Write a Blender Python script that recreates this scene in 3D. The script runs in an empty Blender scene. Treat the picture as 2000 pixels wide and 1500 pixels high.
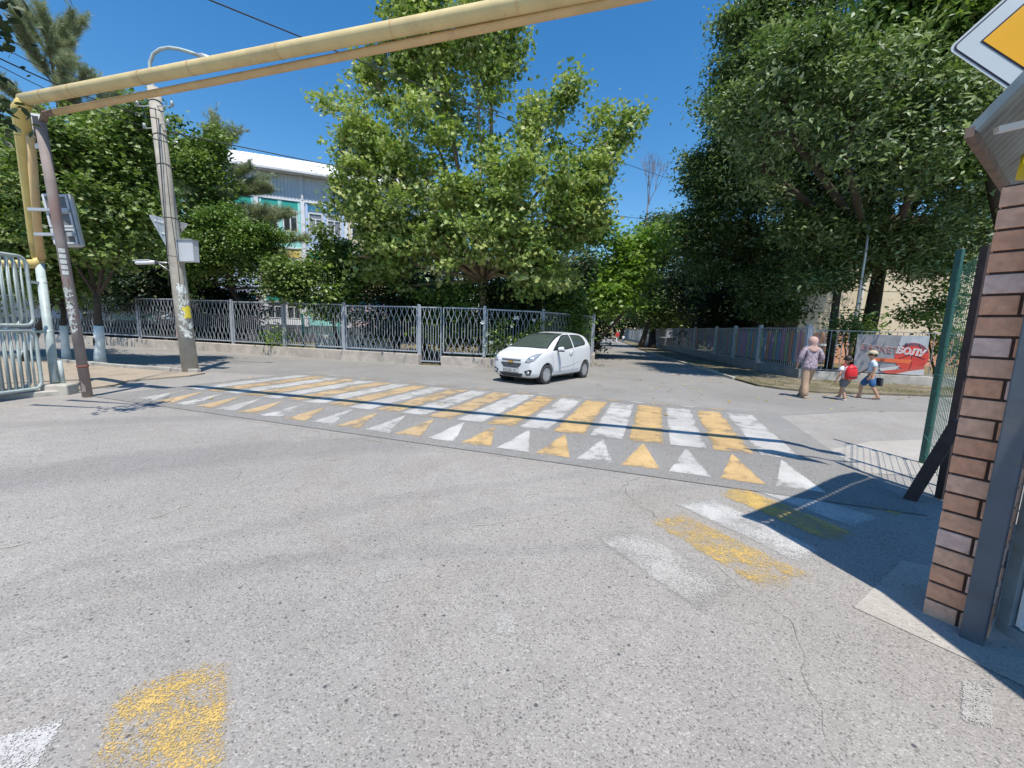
import bpy, bmesh, math, random
import numpy as np
from mathutils import Vector, Matrix
from mathutils.bvhtree import BVHTree
from mathutils.geometry import delaunay_2d_cdt
SC = bpy.context.scene
COL = SC.collection
R = math.radians
rnd = random.Random(7)

# ------------------------------------------------------------------ camera
F_PX, CAM_H = 790.0, 1.6
PITCH, ROLL = math.atan(110 / 790.0), R(1.8)
cf = Vector((0, math.cos(PITCH), -math.sin(PITCH)))
c0 = Vector((1, 0, 0)); cu0 = c0.cross(cf)
cR = c0 * math.cos(ROLL) + cu0 * math.sin(ROLL)
cU = cu0 * math.cos(ROLL) - c0 * math.sin(ROLL)
cam_d = bpy.data.cameras.new('camera')
cam_d.sensor_width = 36.0
cam_d.lens = 36.0 * F_PX / 2000.0
cam_d.clip_start = 0.05
cam_d.clip_end = 3000
cam = bpy.data.objects.new('camera', cam_d)
COL.objects.link(cam)
cam.matrix_world = Matrix(((cR.x, cU.x, -cf.x, 0), (cR.y, cU.y, -cf.y, 0), (cR.z, cU.z, -cf.z, CAM_H), (0, 0, 0, 1)))
SC.camera = cam
# ------------------------------------------------------------------ world, sun, exposure
SHX, SHY = -0.10, 0.41                     # ground shadow offset per metre of height
sun_vec = Vector((-SHX, -SHY, 1)).normalized()
w = bpy.data.worlds.new("World"); SC.world = w; w.use_nodes = True
nt = w.node_tree
sky = nt.nodes.new('ShaderNodeTexSky'); sky.sky_type = 'NISHITA'; sky.sun_disc = False
sky.sun_elevation = math.asin(sun_vec.z)
sky.sun_rotation = math.atan2(sun_vec.x, sun_vec.y)
sky.air_density = 1.25; sky.dust_density = 0.1; sky.ozone_density = 4.0
bg = nt.nodes['Background']; bg.inputs['Strength'].default_value = 0.15
hs = nt.nodes.new('ShaderNodeHueSaturation'); hs.inputs['Saturation'].default_value = 1.32; hs.inputs['Value'].default_value = 0.92
nt.links.new(sky.outputs[0], hs.inputs['Color']); nt.links.new(hs.outputs[0], bg.inputs[0])
sd = bpy.data.lights.new('sun', 'SUN'); sd.energy = 4.9; sd.angle = R(0.53); sd.color = (1.0, 0.935, 0.83)
so = bpy.data.objects.new('sun', sd); COL.objects.link(so)
so.rotation_euler = (-sun_vec).to_track_quat('-Z', 'Y').to_euler()
so.location = (0, 0, 30)
SC.view_settings.view_transform = 'Standard'; SC.view_settings.look = 'None'
SC.view_settings.exposure = 0.23; SC.view_settings.gamma = 1; SC.view_settings.use_curve_mapping = False
SC.render.engine = 'CYCLES'
SC.cycles.max_bounces = 6; SC.cycles.transparent_max_bounces = 12

# ------------------------------------------------------------------ surveying helpers (measured points of the place)
CP = Vector((0, 0, CAM_H))
def ray(px, py): return cf + cR * ((px - 1000) / F_PX) + cU * ((750 - py) / F_PX)
def gz(px, py, z=0.0):
    d = ray(px, py); return CP + d * ((z - CAM_H) / d.z)
def at(px, py, Y):
    d = ray(px, py); return CP + d * (Y / d.y)

# ------------------------------------------------------------------ object helpers
def tag(o, label=None, cat=None, group=None, kind=None):
    if label: o['label'] = label
    if cat: o['category'] = cat
    if group: o['group'] = group
    if kind: o['kind'] = kind
    return o
def empty(name, loc, label=None, cat=None, group=None, rz=0):
    o = bpy.data.objects.new(name, None); COL.objects.link(o)
    o.location = loc; o.rotation_euler = (0, 0, rz); o.empty_display_size = 0.2
    return tag(o, label, cat, group)
def wloc(p):
    v = Vector((0, 0, 0))
    while p is not None: v += p.location; p = p.parent
    return v
class MB:
    def __init__(s): s.v = []; s.f = []; s.m = []; s.sm = []
    def add(s, vs, fs, mi=0, smooth=False):
        b = len(s.v); s.v += [tuple(x) for x in vs]
        for f in fs: s.f.append([i + b for i in f]); s.m.append(mi); s.sm.append(smooth)
        return s
    def box(s, c, size, rz=0, mi=0, M=None):
        hx, hy, hz = size[0] / 2, size[1] / 2, size[2] / 2
        vs = [Vector((x * hx, y * hy, z * hz)) for z in (-1, 1) for y in (-1, 1) for x in (-1, 1)]
        if M is None: M = Matrix.Rotation(rz, 3, 'Z')
        c = Vector(c); vs = [M @ v + c for v in vs]
        return s.add(vs, [(0, 2, 3, 1), (4, 5, 7, 6), (0, 1, 5, 4), (1, 3, 7, 5), (3, 2, 6, 7), (2, 0, 4, 6)], mi)
    def beam(s, a, b, wd, th, mi=0, up=(0, 0, 1)):
        a, b = Vector(a), Vector(b); d = (b - a); L = d.length
        if L < 1e-6: return s
        z = d / L; x = z.cross(Vector(up))
        if x.length < 1e-3: x = z.cross(Vector((1, 0, 0)))
        x.normalize(); y = z.cross(x)
        M = Matrix((x, y, z)).transposed()
        return s.box((a + b) / 2, (wd, th, L), M=M, mi=mi)
    def tube(s, path, r, n=8, mi=0, cap=True, smooth=True):
        path = [Vector(p) for p in path]
        rs = r if isinstance(r, (list, tuple)) else [r] * len(path)
        t0 = (path[1] - path[0]).normalized()
        x = t0.cross(Vector((0, 0, 1)))
        if x.length < 1e-3: x = t0.cross(Vector((0, 1, 0)))
        x.normalize(); vs = []
        for i, p in enumerate(path):
            a = path[max(i - 1, 0)]; c = path[min(i + 1, len(path) - 1)]
            t = (c - a).normalized(); x = (x - t * x.dot(t)).normalized(); y = t.cross(x)
            for k in range(n):
                an = 2 * math.pi * k / n
                vs.append(p + (x * math.cos(an) + y * math.sin(an)) * rs[i])
        fs = []
        for i in range(len(path) - 1):
            for k in range(n):
                k2 = (k + 1) % n
                fs.append((i * n + k, i * n + k2, (i + 1) * n + k2, (i + 1) * n + k))
        s.add(vs, fs, mi, smooth)
        if cap:
            b = len(s.v) - len(vs)
            s.f.append([b + k for k in reversed(range(n))]); s.m.append(mi); s.sm.append(False)
            e = b + (len(path) - 1) * n
            s.f.append([e + k for k in range(n)]); s.m.append(mi); s.sm.append(False)
        return s
    def lathe(s, prof, n=24, c=(0, 0, 0), M=None, mi=0, smooth=True):
        c = Vector(c); vs = []
        for r_, z_ in prof:
            for k in range(n):
                a = 2 * math.pi * k / n
                v = Vector((r_ * math.cos(a), r_ * math.sin(a), z_))
                vs.append((M @ v if M else v) + c)
        fs = [(i * n + k, i * n + (k + 1) % n, (i + 1) * n + (k + 1) % n, (i + 1) * n + k) for i in range(len(prof) - 1) for k in range(n)]
        return s.add(vs, fs, mi, smooth)
    def prism(s, poly, h, z0=0, mi=0):
        n = len(poly); vs = [(p[0], p[1], z0) for p in poly] + [(p[0], p[1], z0 + h) for p in poly]
        fs = [list(reversed(range(n))), [n + i for i in range(n)]] + [(i, (i + 1) % n, n + (i + 1) % n, n + i) for i in range(n)]
        return s.add(vs, fs, mi)
    def build(s, name, mat, parent=None, label=None, cat=None, group=None, kind=None, world=True, loc=None, bevel=0):
        off = wloc(parent) if (parent is not None and world) else Vector((0, 0, 0))
        if loc is not None: off = Vector(loc)
        me = bpy.data.meshes.new(name)
        me.from_pydata([(v[0] - off.x, v[1] - off.y, v[2] - off.z) for v in s.v], [], s.f)
        for m in (mat if isinstance(mat, (list, tuple)) else [mat]): me.materials.append(m)
        me.polygons.foreach_set('material_index', s.m); me.polygons.foreach_set('use_smooth', s.sm)
        me.update()
        o = bpy.data.objects.new(name, me); COL.objects.link(o)
        if parent is not None: o.parent = parent
        elif loc is not None: o.location = loc
        if bevel:
            b = o.modifiers.new('bevel', 'BEVEL'); b.width = bevel; b.segments = 2; b.limit_method = 'ANGLE'
        return tag(o, label, cat, group, kind)
def inst(src, parent=None, loc=None, rz=None, scale=None, label=None):
    c = src.copy(); COL.objects.link(c)
    c.parent = parent
    if loc is not None: c.location = loc
    if rz is not None: c.rotation_euler = (0, 0, rz)
    if scale is not None: c.scale = scale
    if label: c['label'] = label
    return c

# ------------------------------------------------------------------ materials
class NG:
    def __init__(s, name):
        s.m = bpy.data.materials.new(name); s.m.use_nodes = True; s.nt = s.m.node_tree
        s.b = s.nt.nodes['Principled BSDF']; s.out = s.nt.nodes['Material Output']
    def n(s, t, **k):
        x = s.nt.nodes.new(t)
        for a, v in k.items(): setattr(x, a, v)
        return x
    def l(s, a, b): s.nt.links.new(a, b)
    def coord(s, sc=1.0, obj=True):
        tc = s.n('ShaderNodeTexCoord'); return tc.outputs['Object']
    def geo(s): return s.n('ShaderNodeNewGeometry').outputs['Position']
    def noise(s, vec, scale, detail=4, rough=.55, dist=0):
        x = s.n('ShaderNodeTexNoise'); s.l(vec, x.inputs['Vector']); x.inputs['Scale'].default_value = scale
        x.inputs['Detail'].default_value = detail; x.inputs['Roughness'].default_value = rough; x.inputs['Distortion'].default_value = dist
        return x.outputs['Fac']
    def ramp(s, fac, pts):
        x = s.n('ShaderNodeValToRGB'); s.l(fac, x.inputs[0]); e = x.color_ramp.elements
        while len(e) < len(pts): e.new(.5)
        for i, (p, c) in enumerate(pts):
            e[i].position = p; e[i].color = (c, c, c, 1) if isinstance(c, (int, float)) else (*c, 1)
        return x.outputs['Color']
    def mix(s, fac, a, b, mode='MIX'):
        x = s.n('ShaderNodeMix', data_type='RGBA', blend_type=mode)
        for sock, v in ((x.inputs[0], fac), (x.inputs[6], a), (x.inputs[7], b)):
            if hasattr(v, 'links'): s.l(v, sock)
            elif isinstance(v, (int, float)): sock.default_value = v if sock == x.inputs[0] else (v, v, v, 1)
            else: sock.default_value = (*v, 1)
        return x.outputs[2]
    def math(s, op, a, b=0, clamp=False):
        x = s.n('ShaderNodeMath', operation=op); x.use_clamp = clamp
        for i, v in enumerate((a, b)):
            if hasattr(v, 'links'): s.l(v, x.inputs[i])
            else: x.inputs[i].default_value = v
        return x.outputs[0]
    def bump(s, h, strength=.3, dist=.01):
        x = s.n('ShaderNodeBump'); s.l(h, x.inputs['Height']); x.inputs['Strength'].default_value = strength; x.inputs['Distance'].default_value = dist
        s.l(x.outputs[0], s.b.inputs['Normal'])
def mat(name, col, rough=.6, var=.15, scale=6, metal=0, bump=0, spec=None, dirt=None, fine=0, spots=None, sps=14, spt=.64):
    g = NG(name); p = g.geo() if False else g.coord()
    n = g.noise(p, scale, 5)
    lo = tuple(c * (1 - var) for c in col); hi = tuple(min(1, c * (1 + var)) for c in col)
    c = g.ramp(n, [(.3, lo), (.7, hi)])
    if dirt:
        n2 = g.noise(p, scale * .37, 6, .7, .6)
        c = g.mix(g.ramp(n2, [(.5, 0), (.68, 1)]), c, dirt)
    if spots:
        c = g.mix(g.ramp(g.noise(p, sps, 5, .75, .5), [(spt, 0), (spt + .04, .85)]), c, spots)
    g.l(c, g.b.inputs['Base Color']); g.b.inputs['Roughness'].default_value = rough; g.b.inputs['Metallic'].default_value = metal
    if spec is not None: g.b.inputs['Specular IOR Level'].default_value = spec
    if bump: g.bump(g.noise(p, scale * 6, 4), bump, .004)
    return g.m
def leaf_mat(name, cols, rough=.45, trans=.3, spec=.4):
    g = NG(name); a = g.n('ShaderNodeAttribute', attribute_name='rnd')
    k = len(cols); c = g.ramp(a.outputs['Fac'], [(i / (k - 1), cc) for i, cc in enumerate(cols)])
    g.l(c, g.b.inputs['Base Color']); g.b.inputs['Roughness'].default_value = rough
    g.b.inputs['Specular IOR Level'].default_value = spec
    t = g.n('ShaderNodeBsdfTranslucent')
    tc = g.mix(1.0, c, (1.1, 1.25, .6), 'MULTIPLY'); g.l(tc, t.inputs[0])
    ms = g.n('ShaderNodeMixShader'); ms.inputs[0].default_value = trans
    g.l(g.b.outputs[0], ms.inputs[1]); g.l(t.outputs[0], ms.inputs[2]); g.l(ms.outputs[0], g.out.inputs[0])
    return g.m

def asphalt(name, base, stone=1.0, tracks=False, dark=(.09, .09, .095)):
    g = NG(name); p = g.geo()
    big = g.noise(p, .35, 5, .6, .4); mid = g.noise(p, 2.3, 6, .65); bw = g.noise(p, .9, 6, .7, 1.0)
    c = g.ramp(big, [(.32, tuple(x * .88 for x in base)), (.66, tuple(x * 1.12 for x in base))])
    c = g.mix(g.ramp(bw, [(.50, 0), (.68, .45)]), c, (base[0] * .86, base[1] * .80, base[2] * .73))
    c = g.mix(g.ramp(mid, [(.35, .22), (.7, 0)]), c, tuple(x * .66 for x in base))
    if tracks:
        sx = g.n('ShaderNodeSeparateXYZ'); g.l(p, sx.inputs[0])
        # worn tyre bands sweeping in from the left: distance from curved lines
        for (ax, ay, bx, by, wd, st, cv) in ((-6.2, 3.1, -1.0, 6.0, .6, .28, .06), (-3.9, 1.8, 1.2, 4.9, .13, .15, .05), (-3.3, 1.5, 1.8, 4.5, .11, .12, .05), (-5.0, 1.2, .8, 3.4, .12, .16, .07), (-7.5, 5.6, -3.4, 6.9, .3, .22, .03)):
            L = math.hypot(bx - ax, by - ay); dx, dy = (bx - ax) / L, (by - ay) / L
            u = g.math('ADD', g.math('MULTIPLY', g.math('SUBTRACT', sx.outputs[0], ax), dx), g.math('MULTIPLY', g.math('SUBTRACT', sx.outputs[1], ay), dy))
            v = g.math('SUBTRACT', g.math('MULTIPLY', g.math('SUBTRACT', sx.outputs[1], ay), dx), g.math('MULTIPLY', g.math('SUBTRACT', sx.outputs[0], ax), dy))
            um = g.math('SUBTRACT', u, L / 2); v = g.math('SUBTRACT', v, g.math('MULTIPLY', g.math('MULTIPLY', um, um), -cv))
            v = g.math('ADD', v, g.math('MULTIPLY', g.math('SUBTRACT', mid, .5), .5))
            e = g.math('DIVIDE', g.math('ABSOLUTE', v), wd)
            e2 = g.math('DIVIDE', g.math('ABSOLUTE', um), L * .62)
            f = g.ramp(g.math('MAXIMUM', e, g.math('POWER', e2, 3)), [(.45, st), (1.0, 0)])
            c = g.mix(f, c, (.12, .125, .14))
    pt = g.ramp(g.noise(p, .8, 7, .72, 1.4), [(.44, 0), (.50, .35), (.52, .05), (.60, 0)]); c = g.mix(pt, c, tuple(x * .8 for x in base))
    pl2 = g.ramp(g.noise(p, 1.6, 7, .75, .8), [(.60, 0), (.70, .4)]); c = g.mix(pl2, c, tuple(min(1, x * 1.28) for x in base))
    # aggregate: light and dark stones, pits
    v1 = g.n('ShaderNodeTexVoronoi'); g.l(p, v1.inputs['Vector']); v1.inputs['Scale'].default_value = 130
    sh = g.n('ShaderNodeSeparateColor'); g.l(v1.outputs['Color'], sh.inputs[0])
    st = g.ramp(sh.outputs[0], [(.0, .42), (.08, .62), (.14, .92), (.68, 1.0), (.86, 1.14), (1, 1.40)])
    fn = g.ramp(g.noise(p, 240, 3, .7), [(.3, .80), (.7, 1.20)])
    c2 = g.mix(1.0, g.mix(1.0, c, st, 'MULTIPLY'), fn, 'MULTIPLY')
    v2 = g.n('ShaderNodeTexVoronoi'); g.l(p, v2.inputs['Vector']); v2.inputs['Scale'].default_value = 17
    s2 = g.n('ShaderNodeSeparateColor'); g.l(v2.outputs['Color'], s2.inputs[0])
    pit = g.math('MULTIPLY', g.ramp(v2.outputs['Distance'], [(.12, 1), (.2, 0)]), g.ramp(s2.outputs[1], [(.86, 0), (.88, 1)]))
    c2 = g.mix(pit, c2, (.07, .07, .085))
    c = g.mix(stone, c, c2)
    g.l(c, g.b.inputs['Base Color']); g.b.inputs['Roughness'].default_value = .82
    g.b.inputs['Specular IOR Level'].default_value = .25
    hgt = g.math('ADD', g.noise(p, 120, 3, .7), g.math('MULTIPLY', v1.outputs['Distance'], -.8))
    g.bump(hgt, .55, .006)
    return g.m
def paint(name, col, wear=.5, sc=3.0, soft=0):
    g = NG(name); p = g.geo()
    n = g.noise(p, sc, 6, .7); fn = g.noise(p, 80, 4, .8); ff = g.noise(p, 160, 2, .7)
    wn, wf_, wg = (.34, .40, .26) if soft > .2 else (.55, .3, .15)
    m = g.math('ADD', g.math('MULTIPLY', n, wn), g.math('ADD', g.math('MULTIPLY', fn, wf_), g.math('MULTIPLY', ff, wg)))
    if soft:
        ea = g.n('ShaderNodeAttribute', attribute_name='edge'); m = g.math('ADD', m, g.math('MULTIPLY', g.math('SUBTRACT', ea.outputs['Fac'], 1), soft))
    al = g.ramp(m, [(wear, 0), (wear + .035, 1)])
    d = g.ramp(g.noise(p, 1.7, 5, .7, .8), [(.35, .74), (.65, 1.0)])
    d2 = g.ramp(g.noise(p, 90, 3), [(.3, .82), (.6, 1.05)])
    c = g.mix(1.0, g.mix(1.0, d, d2, 'MULTIPLY'), col, 'MULTIPLY')
    g.l(c, g.b.inputs['Base Color']); g.b.inputs['Roughness'].default_value = .7
    tr = g.n('ShaderNodeBsdfTransparent'); ms = g.n('ShaderNodeMixShader')
    g.l(al, ms.inputs[0]); g.l(tr.outputs[0], ms.inputs[1]); g.l(g.b.outputs[0], ms.inputs[2]); g.l(ms.outputs[0], g.out.inputs[0])
    g.bump(g.noise(p, 120, 3, .7), .4, .004)
    return g.m
def soil(name, a, b, c3, sc=1.2):
    g = NG(name); p = g.geo()
    n = g.noise(p, sc, 6, .65, .3); f = g.noise(p, sc * 25, 4, .7)
    c = g.ramp(n, [(.3, a), (.52, b), (.72, c3)])
    c = g.mix(1.0, c, g.ramp(f, [(.3, .7), (.7, 1.25)]), 'MULTIPLY')
    g.l(c, g.b.inputs['Base Color']); g.b.inputs['Roughness'].default_value = .95; g.b.inputs['Specular IOR Level'].default_value = .1
    g.bump(f, .6, .02)
    return g.m
M = {}
M['asphalt'] = asphalt('asphalt_worn', (.335, .316, .296), .9, True)
M['asphalt_dark'] = asphalt('asphalt_patch', (.262, .255, .245), .9)
M['asphalt_street'] = asphalt('asphalt_street', (.275, .265, .252), .6)
M['concrete_ground'] = asphalt('concrete_apron', (.43, .405, .37), .5)
M['white_paint'] = paint('white_road_paint', (.52, .51, .49), .41, soft=.06)
M['yellow_paint'] = paint('yellow_road_paint', (.58, .40, .19), .42, soft=.06)
M['white_faded'] = paint('faded_white_road_paint', (.50, .49, .47), .415, soft=.07)
M['yellow_faded'] = paint('faded_yellow_road_paint', (.52, .38, .22), .43, soft=.07)
M['white_worn'] = paint('worn_white_road_paint', (.56, .55, .53), .44, sc=2.2, soft=.30)
M['yellow_worn'] = paint('worn_yellow_road_paint', (.66, .45, .14), .50, sc=4.5, soft=.30)
M['yellow_worn2'] = paint('worn_yellow_road_paint_fresh', (.66, .45, .14), .465, sc=4, soft=.30)
M['white_ghost'] = paint('ghost_white_paint', (.47, .455, .43), .455, sc=1.6, soft=.30)
M['dirt'] = soil('sandy_dirt', (.27, .225, .175), (.38, .32, .25), (.31, .27, .21))
M['yard'] = soil('yard_soil_grass', (.10, .115, .045), (.20, .165, .10), (.27, .22, .14), .8)
M['verge'] = soil('dry_verge', (.09, .09, .05), (.20, .17, .12), (.30, .26, .20), 1.1)
M['concrete'] = mat('weathered_concrete', (.42, .40, .36), .9, .22, 3, bump=.4, dirt=(.27, .25, .22))
M['plinth'] = mat('plinth_concrete', (.46, .41, .36), .9, .2, 2.5, bump=.4, dirt=(.33, .29, .25))
M['plinth_grey'] = mat('grey_plinth', (.24, .24, .235), .9, .2, 3, bump=.3)
M['fence_grey'] = mat('grey_fence_paint', (.34, .37, .42), .5, .12, 5)
M['fence_dark'] = mat('grey_rail_paint', (.27, .29, .33), .5, .12, 5)
M['pipe_yellow'] = mat('yellow_gas_pipe', (.62, .50, .25), .55, .1, 3, dirt=(.50, .38, .20), spots=(.26, .15, .08), sps=9)
M['pipe_tan'] = mat('tan_pipe_paint', (.60, .42, .21), .6, .1, 3, dirt=(.5, .33, .18), spots=(.26, .14, .08), sps=11)
M['pole_conc'] = mat('pole_concrete', (.40, .37, .32), .9, .14, 4, bump=.3, dirt=(.30, .27, .23))
M['pole_red'] = mat('faded_mauve_pole', (.26, .215, .20), .75, .18, 4, dirt=(.28, .17, .15), spots=(.20, .08, .05), sps=10)
M['tube_green'] = mat('pale_green_tube', (.42, .49, .48), .5, .14, 5, dirt=(.33, .38, .38), spots=(.16, .13, .11), sps=16)
M['grey_metal'] = mat('galvanised_metal', (.46, .47, .48), .45, .12, 5, metal=.5)
M['grey_box'] = mat('grey_painted_box', (.52, .54, .57), .5, .06, 4)
M['dark_metal'] = mat('dark_metal', (.07, .075, .085), .5, .2, 6)
M['gate_steel'] = mat('blue_grey_steel', (.085, .105, .13), .5, .2, 5, dirt=(.13, .13, .13), spots=(.16, .09, .06), sps=22, spt=.67)
M['gate_frame'] = mat('grey_green_frame', (.22, .27, .29), .5, .2, 7, dirt=(.20, .20, .15))
M['gate_panel'] = mat('pale_gate_panel', (.30, .35, .42), .35, .1, 2)
M['mortar'] = mat('dark_mortar', (.07, .045, .035), .95, .3, 20, bump=.4)
M['rust'] = mat('rusty_angle_iron', (.20, .14, .11), .85, .3, 12, bump=.3)
M['zinc'] = mat('weathered_zinc_sheet', (.26, .27, .265), .55, .2, 3, metal=.4, dirt=(.20, .19, .16))
M['green_post'] = mat('green_post_paint', (.018, .085, .072), .45, .15, 6)
M['green_wire'] = mat('green_mesh_wire', (.02, .12, .095), .45, .15, 6)
M['wood_dark'] = mat('dark_brace', (.05, .035, .035), .8, .3, 8)
M['black_wire'] = mat('black_cable', (.03, .03, .035), .6, .1, 4)
M['white'] = mat('white_plastic', (.78, .79, .80), .4, .04, 4)
M['porcelain'] = mat('insulator_glass', (.35, .40, .40), .2, .1, 4)
M['bark'] = mat('brown_bark', (.12, .085, .06), .95, .35, 9, bump=.6)
M['bark_dark'] = mat('dark_bark', (.055, .045, .035), .95, .3, 9, bump=.6)
M['bark_plane'] = mat('mottled_plane_bark', (.32, .25, .17), .85, .3, 4, bump=.3, dirt=(.18, .13, .08))
M['whitewash'] = mat('limewashed_bark', (.70, .74, .72), .9, .12, 8, bump=.5)
# ================================================================== GROUND AND ROADS
def poly_sheet(name, pts, z, m, kind='structure', parent=None, label=None):
    mb = MB(); mb.add([(p[0], p[1], z) for p in pts], [list(range(len(pts)))])
    o = mb.build(name, m, parent, label=label, kind=None if parent else kind)
    if o.data.polygons[0].normal.z < 0: o.data.flip_normals()
    return o
poly_sheet('ground', [(-400, -300), (400, -300), (400, 600), (-400, 600)], -0.03, M['yard'])
road = poly_sheet('road', [(-60, -25), (30, -25), (30, 11.55), (12.2, 11.57), (8.88, 11.55), (8.1, 12.1), (7.76, 12.8), (8.0, 15), (8.47, 18.1), (9.4, 24),
    (10.3, 30.7), (15.2, 55.8), (25, 110), (20, 110), (11.1, 55.8), (4.1, 20.5), (1.3, 16.9), (-1.15, 15.95), (-3.9, 16.3), (-13.3, 19.1), (-28, 23.7), (-60, 33.5)], 0.0, M['asphalt'])
street = poly_sheet('street', [(-7.2, 11.9), (-4.6, 11.9), (-.2, 10.2), (4.9, 8.4), (5.6, 8.1), (7.8, 8.9), (12.2, 9.4), (12.2, 11.5), (8.88, 11.5), (8.05, 12.1), (7.7, 12.8), (7.95, 15), (8.42, 18.1),
    (9.35, 24), (10.25, 30.7), (15.1, 55.8), (24.9, 110), (20.1, 110), (11.2, 55.8), (4.2, 20.5), (1.3, 16.8), (-1.15, 15.85), (-3.9, 16.2), (-13.3, 19.0), (-28, 23.6), (-60, 33.4), (-60, 28), (-28, 19.5), (-13.3, 13.6), (-9.3, 12.1)], 0.004, M['asphalt_street'])
# --- raised crossing (speed table)
A0 = Vector((3.37, 4.85)); AX = Vector((-.943, .333)); AN = Vector((.333, .943))
def sstep(x): x = max(0, min(1, x)); return x * x * (3 - 2 * x)
def hump_h(t, s):
    hs = sstep((s + 1.0) / 1.0) * (1 - sstep((s - 2.95) / 1.0))
    ht = sstep((t + .85) / .6) * (1 - sstep((t - 11.1) / .8))
    return .10 * hs * ht
def hp(t, s, dz=0.0):
    p = A0 + AX * t + AN * s
    return (p.x, p.y, .008 + hump_h(t, s) + dz)
def hump_patch(t0, t1, s0, s1, nt_, ns_, dz, mb, tri=False):
    vs = []; ed = mb.__dict__.setdefault('ed', []); nt_ = max(nt_, 8)
    for i in range(ns_ + 1):
        v = i / ns_; s = s0 + (s1 - s0) * v
        for j in range(nt_ + 1):
            u = j / nt_; ed.append(min(1, min(u, 1 - u) * 7, min(v, 1 - v) * abs(s1 - s0) * 14))
            if tri: u = .5 + (u - .5) * (1 - v * .999)
            vs.append(hp(t0 + (t1 - t0) * u, s, dz))
    fs = [(i * (nt_ + 1) + j, i * (nt_ + 1) + j + 1, (i + 1) * (nt_ + 1) + j + 1, (i + 1) * (nt_ + 1) + j) for i in range(ns_) for j in range(nt_)]
    mb.add(vs, [tuple(reversed(f)) for f in fs], 0, True)
def stripe(mb, nm, m):
    o = mb.build(nm, m, table); at_ = o.data.attributes.new('edge', 'FLOAT', 'POINT'); at_.data.foreach_set('value', mb.ed); return o
mb = MB(); hump_patch(-.9, 11.95, -1.08, 4.02, 60, 40, 0, mb)
table = mb.build('raised_crossing', M['asphalt_dark'], kind='structure')
for i in range(21):
    mb = MB(); t = .535 * i; j = rnd.uniform(-.02, .02)
    hump_patch(t - .225, t + .225, j, 2.9 + rnd.uniform(-.03, .03), 2, 14, .004, mb)
    stripe(mb, 'white_stripe' if i % 2 == 0 else 'yellow_stripe', M['white_paint' if i < 9 else 'white_faded'] if i % 2 == 0 else M['yellow_paint' if i < 8 else 'yellow_faded'])
for i in range(21):
    t = .03 + .535 * i
    mb = MB(); hump_patch(t - .225, t + .225, -.85, -.09, 2, 8, .004, mb, True)
    stripe(mb, 'white_triangle' if i % 2 == 0 else 'yellow_triangle', M['white_paint' if i < 9 else 'white_faded'] if i % 2 == 0 else M['yellow_paint' if i < 8 else 'yellow_faded'])
    mb = MB(); hump_patch(t + .25 - .2, t + .25 + .2, 3.85, 3.12, 2, 6, .004, mb, True)
    stripe(mb, 'white_triangle' if i % 2 else 'yellow_triangle', M['white_faded'] if i % 2 else M['yellow_faded'])
def worn_patch(name, pts, z, m):
    ce = (sum(p[0] for p in pts) / 4, sum(p[1] for p in pts) / 4); pts = [(ce[0] + (p[0] - ce[0]) * 1.08, ce[1] + (p[1] - ce[1]) * 1.08) for p in pts]
    mb = MB(); n = 16; A, B, C, D_ = [Vector((*p, z)) for p in pts]; vs = []; ed = []
    for i in range(n + 1):
        for j in range(n + 1):
            u, v = i / n, j / n; vs.append(A.lerp(B, u).lerp(D_.lerp(C, u), v)); ed.append(min(1, min(u, 1 - u) * 6, min(v, 1 - v) * 5))
    mb.add(vs, [(i * (n + 1) + j, (i + 1) * (n + 1) + j, (i + 1) * (n + 1) + j + 1, i * (n + 1) + j + 1) for i in range(n) for j in range(n)])
    o = mb.build(name, m, road)
    if o.data.polygons[0].normal.z < 0: o.data.flip_normals()
    at_ = o.data.attributes.new('edge', 'FLOAT', 'POINT'); at_.data.foreach_set('value', ed); return o
# --- worn second crossing in the near road
def px_poly(pts, z): return [(gz(x, y, z).x, gz(x, y, z).y) for x, y in pts]
for nm, mt, z, pts in (
    ('yellow_stripe', 'yellow_worn2', .0045, [(1362, 952), (1428, 938), (1730, 1062), (1672, 1084)]),
    ('white_stripe', 'white_worn', .0045, [(1290, 974), (1368, 958), (1660, 1094), (1600, 1126)]),
    ('yellow_stripe', 'yellow_worn', .0045, [(1230, 1000), (1308, 984), (1650, 1142), (1545, 1200)]),
    ('white_stripe', 'white_worn', .0045, [(1430, 944), (1520, 950), (1770, 1022), (1705, 1050)]),
    ('yellow_stripe', 'yellow_worn', .0045, [(1610, 968), (1680, 975), (1800, 1003), (1775, 1014)]),
    ('white_stripe', 'white_ghost', .0045, [(1120, 1030), (1215, 1005), (1500, 1175), (1400, 1230)]),
    ('yellow_stripe', 'yellow_worn', .0045, [(480, 1248), (215, 1320), (80, 1600), (480, 1600)]),
    ('white_stripe', 'white_worn', .0045, [(160, 1375), (-60, 1440), (-200, 1640), (60, 1560)]),
    ('white_stripe', 'white_ghost', .0045, [(722, 1100), (765, 1098), (772, 1140), (735, 1145)]),
    ('white_stripe', 'white_ghost', .0045, [(960, 1190), (1005, 1190), (1015, 1250), (965, 1245)]),
    ('white_stripe', 'white_ghost', .006, [(1870, 1310), (1960, 1320), (1945, 1440), (1870, 1420)])):
    worn_patch(nm, px_poly(pts, z), z, M[mt])
poly_sheet('concrete_apron', px_poly([(1668, 1186), (1762, 1094), (1840, 1110), (2300, 1330), (2300, 1480), (2000, 1340), (1900, 1292)], .004), .004, M['concrete_ground'], parent=road)
poly_sheet('concrete_apron', px_poly([(1585, 885), (1700, 862), (2050, 850), (2050, 935), (1700, 925), (1620, 900)], .004), .004, M['concrete_ground'], parent=road)
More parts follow.
